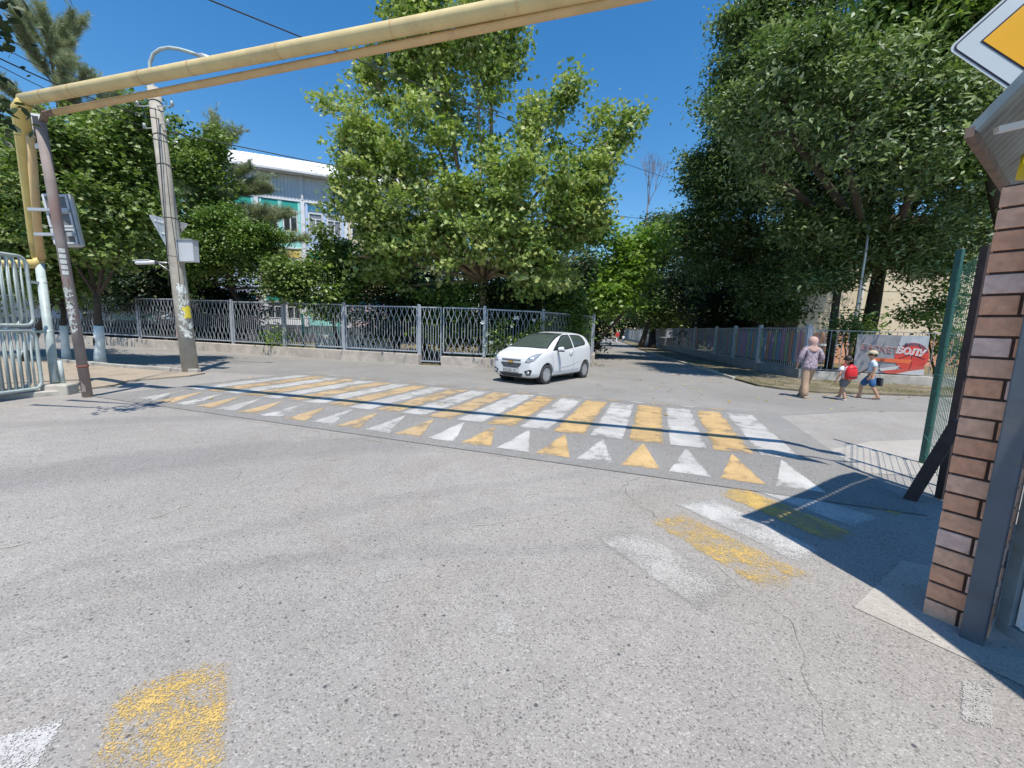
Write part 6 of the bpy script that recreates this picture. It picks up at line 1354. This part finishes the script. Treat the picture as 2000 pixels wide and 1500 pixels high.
tree('linden_tree', 'tree with some yellow leaves above the sign at the top right', (22, 17, 0), at(1930, 300, 15.5), [LM(1860, 80, 15, 1800, -80, 15, 1.7, 1.4, 2), LM(1940, 150, 15, 1960, 0, 15, 1.9, 1.5, 2), LM(1900, 280, 15.5, 1960, 230, 15.5, 1.2, 1.2, 1), LM(1830, 180, 15.5, 1850, 120, 15.5, .9, .8, .8)], .3, 800, 26, .36, .19, 'lobed', 'leaf_mid', 'bark_dark', 52)
tree('ash_tree', 'dark tree with blue green leaves left of the huge ash by the street', (14.9, 25.5, 0), at(1480, 600, 25.5), [LM(1470, 480, 25, 1450, 330, 25, 2.8, 2.0, 3), LM(1400, 420, 25.5, 1385, 330, 25.5, 1.5, 1.0, 1.8), LM(1430, 280, 24.5, 1425, 240, 24.5, 1.1, .8, 1), LM(1400, 540, 25, 1370, 470, 26, 1.6, 1.3, 1.6), LM(1560, 520, 24, 1540, 440, 24, 1.9, 1.8, 2), LM(1480, 590, 23.5, 1540, 590, 23, 1.0, 1.0, 1.5)], .25, 1700, 52, .36, .22, 'rhomb', 'leaf_ash', 'bark_dark', 53, up=.45, spk=(40, 1, 2, .3))
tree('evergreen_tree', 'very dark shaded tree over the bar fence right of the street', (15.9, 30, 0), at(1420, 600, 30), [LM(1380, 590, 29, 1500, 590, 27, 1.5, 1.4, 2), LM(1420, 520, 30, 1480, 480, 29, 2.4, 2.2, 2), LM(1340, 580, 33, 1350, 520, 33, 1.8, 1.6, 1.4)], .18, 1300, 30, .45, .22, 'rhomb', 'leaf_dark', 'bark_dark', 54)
tree('street_tree', 'street tree with dark trunk on the verge beyond the fence corner', Vector(gz(1273, 678)) * .93, at(1275, 640, 42), [LM(1270, 600, 41, 1290, 570, 41, 2.2, 2.0, 2), LM(1320, 600, 40, 1340, 580, 40, 1.9, 1.6, 1)], .42, 560, 26, .5, .26, 'oval', 'leaf_maple', 'bark_dark', 55)
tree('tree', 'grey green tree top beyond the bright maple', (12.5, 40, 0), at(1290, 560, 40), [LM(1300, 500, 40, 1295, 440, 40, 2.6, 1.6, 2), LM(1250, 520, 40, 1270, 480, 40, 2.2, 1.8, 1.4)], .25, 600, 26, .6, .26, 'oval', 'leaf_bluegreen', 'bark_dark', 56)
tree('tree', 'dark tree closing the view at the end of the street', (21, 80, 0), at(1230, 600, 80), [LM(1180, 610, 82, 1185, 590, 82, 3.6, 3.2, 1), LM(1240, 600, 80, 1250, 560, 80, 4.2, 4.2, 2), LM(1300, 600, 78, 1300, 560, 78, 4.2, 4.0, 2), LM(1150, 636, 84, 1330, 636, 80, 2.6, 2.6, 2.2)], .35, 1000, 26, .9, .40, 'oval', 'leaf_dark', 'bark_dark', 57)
tree('tree', 'tree behind the left fence running beside the street', (7.5, 36, 0), at(1160, 560, 36), [LM(1120, 580, 34, 1160, 540, 36, 2.4, 2.2, 2), LM(1180, 600, 50, 1160, 560, 50, 3, 2.8, 1.4)], .22, 800, 26, .55, .25, 'oval', 'leaf_mid', 'bark_dark', 58)
# ivy covered trunk and climbers on the right
hedge_tree('climber with round leaves on the pole by the banner', 1668, 640, 16.2, 26, 'leaf_maple', 61, 90, .11, 'oval', base=(13.5, 16.3, 0), extra=((1672, 700, 16, 1668, 600, 16.2, .35, .35, 1.5),), name='climber', r=.03, per=18)
hedge_tree('leafy bush beside the green mesh fence against the beige wall', 1838, 590, 17.5, 50, 'leaf_maple', 62, 170, .13, 'oval', base=(18.3, 17.5, 0), extra=((1850, 700, 17, 1840, 640, 17, .6, .6, 1), (1800, 625, 17, 1770, 605, 17, .3, .2, .3)), name='bush', r=.05, per=20)
tp_ = Vector((13.9, 16.9, 0)); lpn = empty('thin_pole', (tp_.x, tp_.y, 0), 'thin grey metal pole leaning slightly beside the banner', 'pole'); MB().tube([at(1656, 712, 16.6), at(1672, 610, 16.6), at(1690, 500, 16.6), at(1697, 440, 16.6)], .045, 8).build('pole_shaft', M['grey_metal'], lpn)
# second trunk right of woman
MB_ = empty('slim_tree', (13.2, 17.8, 0), 'straight bare dark trunk behind the woman against the beige wall', 'tree'); MB().tube([at(1618, 720, 17.6), at(1626, 640, 17.6), at(1640, 540, 17.6), at(1655, 440, 17.6)], [.17, .15, .14, .12], 10).build('trunk', M['bark_dark'], MB_)
rs = np.random.RandomState(77); pts, d, b = crown_points([LM(1655, 470, 17.6, 1665, 380, 17.6, 1.1, 1.0, 1)], 130, 24, .3, rs); leaf_mesh('crown', pts, .19, 'rhomb', M['leaf_ash'], MB_, rs, .4, d, bias=b, kind='stuff')
# bare tree far away
bt_ = empty('bare_tree', (20.5, 62, 0), 'leafless grey tree standing against the sky beyond the street', 'tree'); mb = MB(); rr = random.Random(4); b0 = Vector((20.5, 62, 0)); M['bare'] = mat('bare_twigs', (.26, .20, .17), .9, .2, 5)
def grow(p, d, l, r, dep):
    q = p + d * l; mb.tube([p, p.lerp(q, .5) + Vector((rr.uniform(-.1, .1), rr.uniform(-.1, .1), 0)), q], [r, r * .8, r * .6], 4 if dep > 1 else 6, cap=False)
    if dep >= 6: return
    for k in range(3 if dep < 5 else 2):
        grow(q, (d + Vector((rr.uniform(-.5, .5), rr.uniform(-.5, .5), rr.uniform(.1, .5)))).normalized(), l * rr.uniform(.62, .82), r * .6, dep + 1)
tb = at(1262, 440, 62); mb.tube([b0, Vector((tb.x, 62, tb.z))], [.3, .22], 8); grow(Vector((tb.x, 62, tb.z)), Vector((.02, 0, 1)), 2.9, .13, 1); mb.build('trunk', M['bare'], bt_)
# overhanging leaves at the upper left corner, tree stands outside the frame
oh = empty('overhanging_branch', at(-40, 100, 5.2), 'dark leaf sprays hanging in at the upper left corner', 'branch'); rs = np.random.RandomState(9); C_ = []
for (px, py, n_, s) in ((5, 8, 26, .10), (2, 55, 20, .08), (8, 72, 14, .06), (-30, 20, 40, .2), (6, 205, 22, .08), (2, 240, 18, .08), (-30, 220, 40, .16), (-20, 120, 20, .15)):
    C_.append(np.array(at(px, py, 5.2)) + rs.normal(0, s, (n_, 3)))
leaf_mesh('leaves', np.concatenate(C_), .095, 'oval', M['leaf_dark'], oh, rs, .3, droop=.5); mb = MB(); mb.tube([at(-300, -60, 5.2), at(-60, 30, 5.2), at(4, 40, 5.2)], [.06, .02, .006], 6); mb.tube([at(-300, 160, 5.2), at(-40, 210, 5.2), at(6, 225, 5.2)], [.05, .015, .005], 6); mb.tube([at(90, -60, 6), at(135, -5, 6), at(142, 12, 6)], [.012, .006, .002], 4); mb.tube([at(100, -60, 6), at(120, -10, 6), at(128, 5, 6)], [.01, .005, .002], 4); mb.build('twigs', M['bark_dark'], oh)
# fallen leaves
rs = np.random.RandomState(12); C_ = []
for (n_, x0, x1, y0, y1) in ((100, 2.5, 8.5, 8.8, 16), (26, -6, 3, 7, 12), (26, 8.2, 12, 10.8, 11.6), (20, -9.5, -4, 9.5, 12)): C_.append(np.stack([rs.uniform(x0, x1, n_), rs.uniform(y0, y1, n_), np.full(n_, .02)], 1))
C_ = np.concatenate(C_); C_[:, 2] = [.012 + hump_h((Vector(c[:2]) - A0).dot(AX), (Vector(c[:2]) - A0).dot(AN)) + .012 for c in C_]
fl_ = leaf_mesh('fallen_leaves', C_, .07, 'lobed', M['leaf_fallen'], None, rs, 4.0, kind='stuff'); tag(fl_, 'scattered yellow dry leaves lying on the road', 'leaves')
# far board sign over the street
fs_ = empty('board_sign', at(1197, 660, 55), 'small white board sign on a post far down the street', 'sign'); c = at(1197, 632, 55); MB().box(c, (.58, .05, .52)).build('board', M['white'], fs_); MB().box(c + Vector((.02, -.03, .05)), (.44, .012, .03)).build('board_line', M['dark_metal'], fs_); MB().beam(c - Vector((0, 0, .26)), (c.x, c.y + .0, 0), .05, .05).build('sign_post', M['grey_metal'], fs_)

# dense shade trees standing in the school yard behind the fences
tree('yard_tree', 'dark yard tree in front of the school left of the small tree', (-14.5, 24.5, 0), at(470, 600, 24.5), [LM(380, 590, 24, 470, 590, 24, 1.6, 1.5, 2), LM(330, 500, 24, 420, 480, 24.5, 2.0, 1.8, 2), LM(300, 640, 23, 460, 640, 23, .8, .8, .7)], .16, 900, 28, .4, .17, 'oval', 'leaf_dark', 'bark_dark', 71)
tree('yard_tree', 'dark yard tree behind the corner where fence and street meet', (5.0, 29, 0), at(1130, 620, 29), [LM(1060, 620, 26, 1130, 600, 27, 1.8, 1.8, 2), LM(1090, 560, 27, 1140, 540, 28, 2, 2, 2), LM(1040, 655, 24, 1140, 655, 25, 1.2, 1.2, 1.4)], .16, 900, 28, .4, .17, 'oval', 'leaf_dark', 'bark_dark', 72)

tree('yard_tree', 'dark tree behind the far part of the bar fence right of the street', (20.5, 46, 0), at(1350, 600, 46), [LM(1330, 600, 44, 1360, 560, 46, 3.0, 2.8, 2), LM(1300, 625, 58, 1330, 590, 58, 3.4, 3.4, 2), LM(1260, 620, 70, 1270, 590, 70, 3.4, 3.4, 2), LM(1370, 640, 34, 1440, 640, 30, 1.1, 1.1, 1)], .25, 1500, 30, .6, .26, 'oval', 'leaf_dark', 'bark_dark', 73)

# shrubs growing against the back of the wavy fence
for k, (px, Y, lab) in enumerate(((600, 19.2, 'dark shrub behind the wavy fence in front of the teal railing'), (770, 18.0, 'dark shrub behind the fence left of the wicket gate'), (870, 17.6, 'dark shrub behind the wicket gate left of the plane trunk'), (990, 17.6, 'dark shrub behind the fence right of the plane trunk'), (1080, 19.0, 'dark shrub behind the fence panel above the car roof'))):
    if k == 0: continue
    c = at(px, 640, Y); wd = 1.0
    tree('shrub', lab, (c.x, Y, 0), Vector((c.x, Y, .9)), [(Vector((c.x - wd, Y + .3, 1.4)), Vector((c.x + wd, Y + .3, 1.9)), .9, .9, 2), (Vector((c.x - wd, Y + .5, 2.8)), Vector((c.x + wd, Y + .5, 3.0)), .8, .8, 1.6)], .05, 300, 26, .24, .14, 'oval', 'leaf_dark' if k % 2 else 'leaf_mid', 'bark_dark', 80 + k, group='shrubs behind the wavy fence')
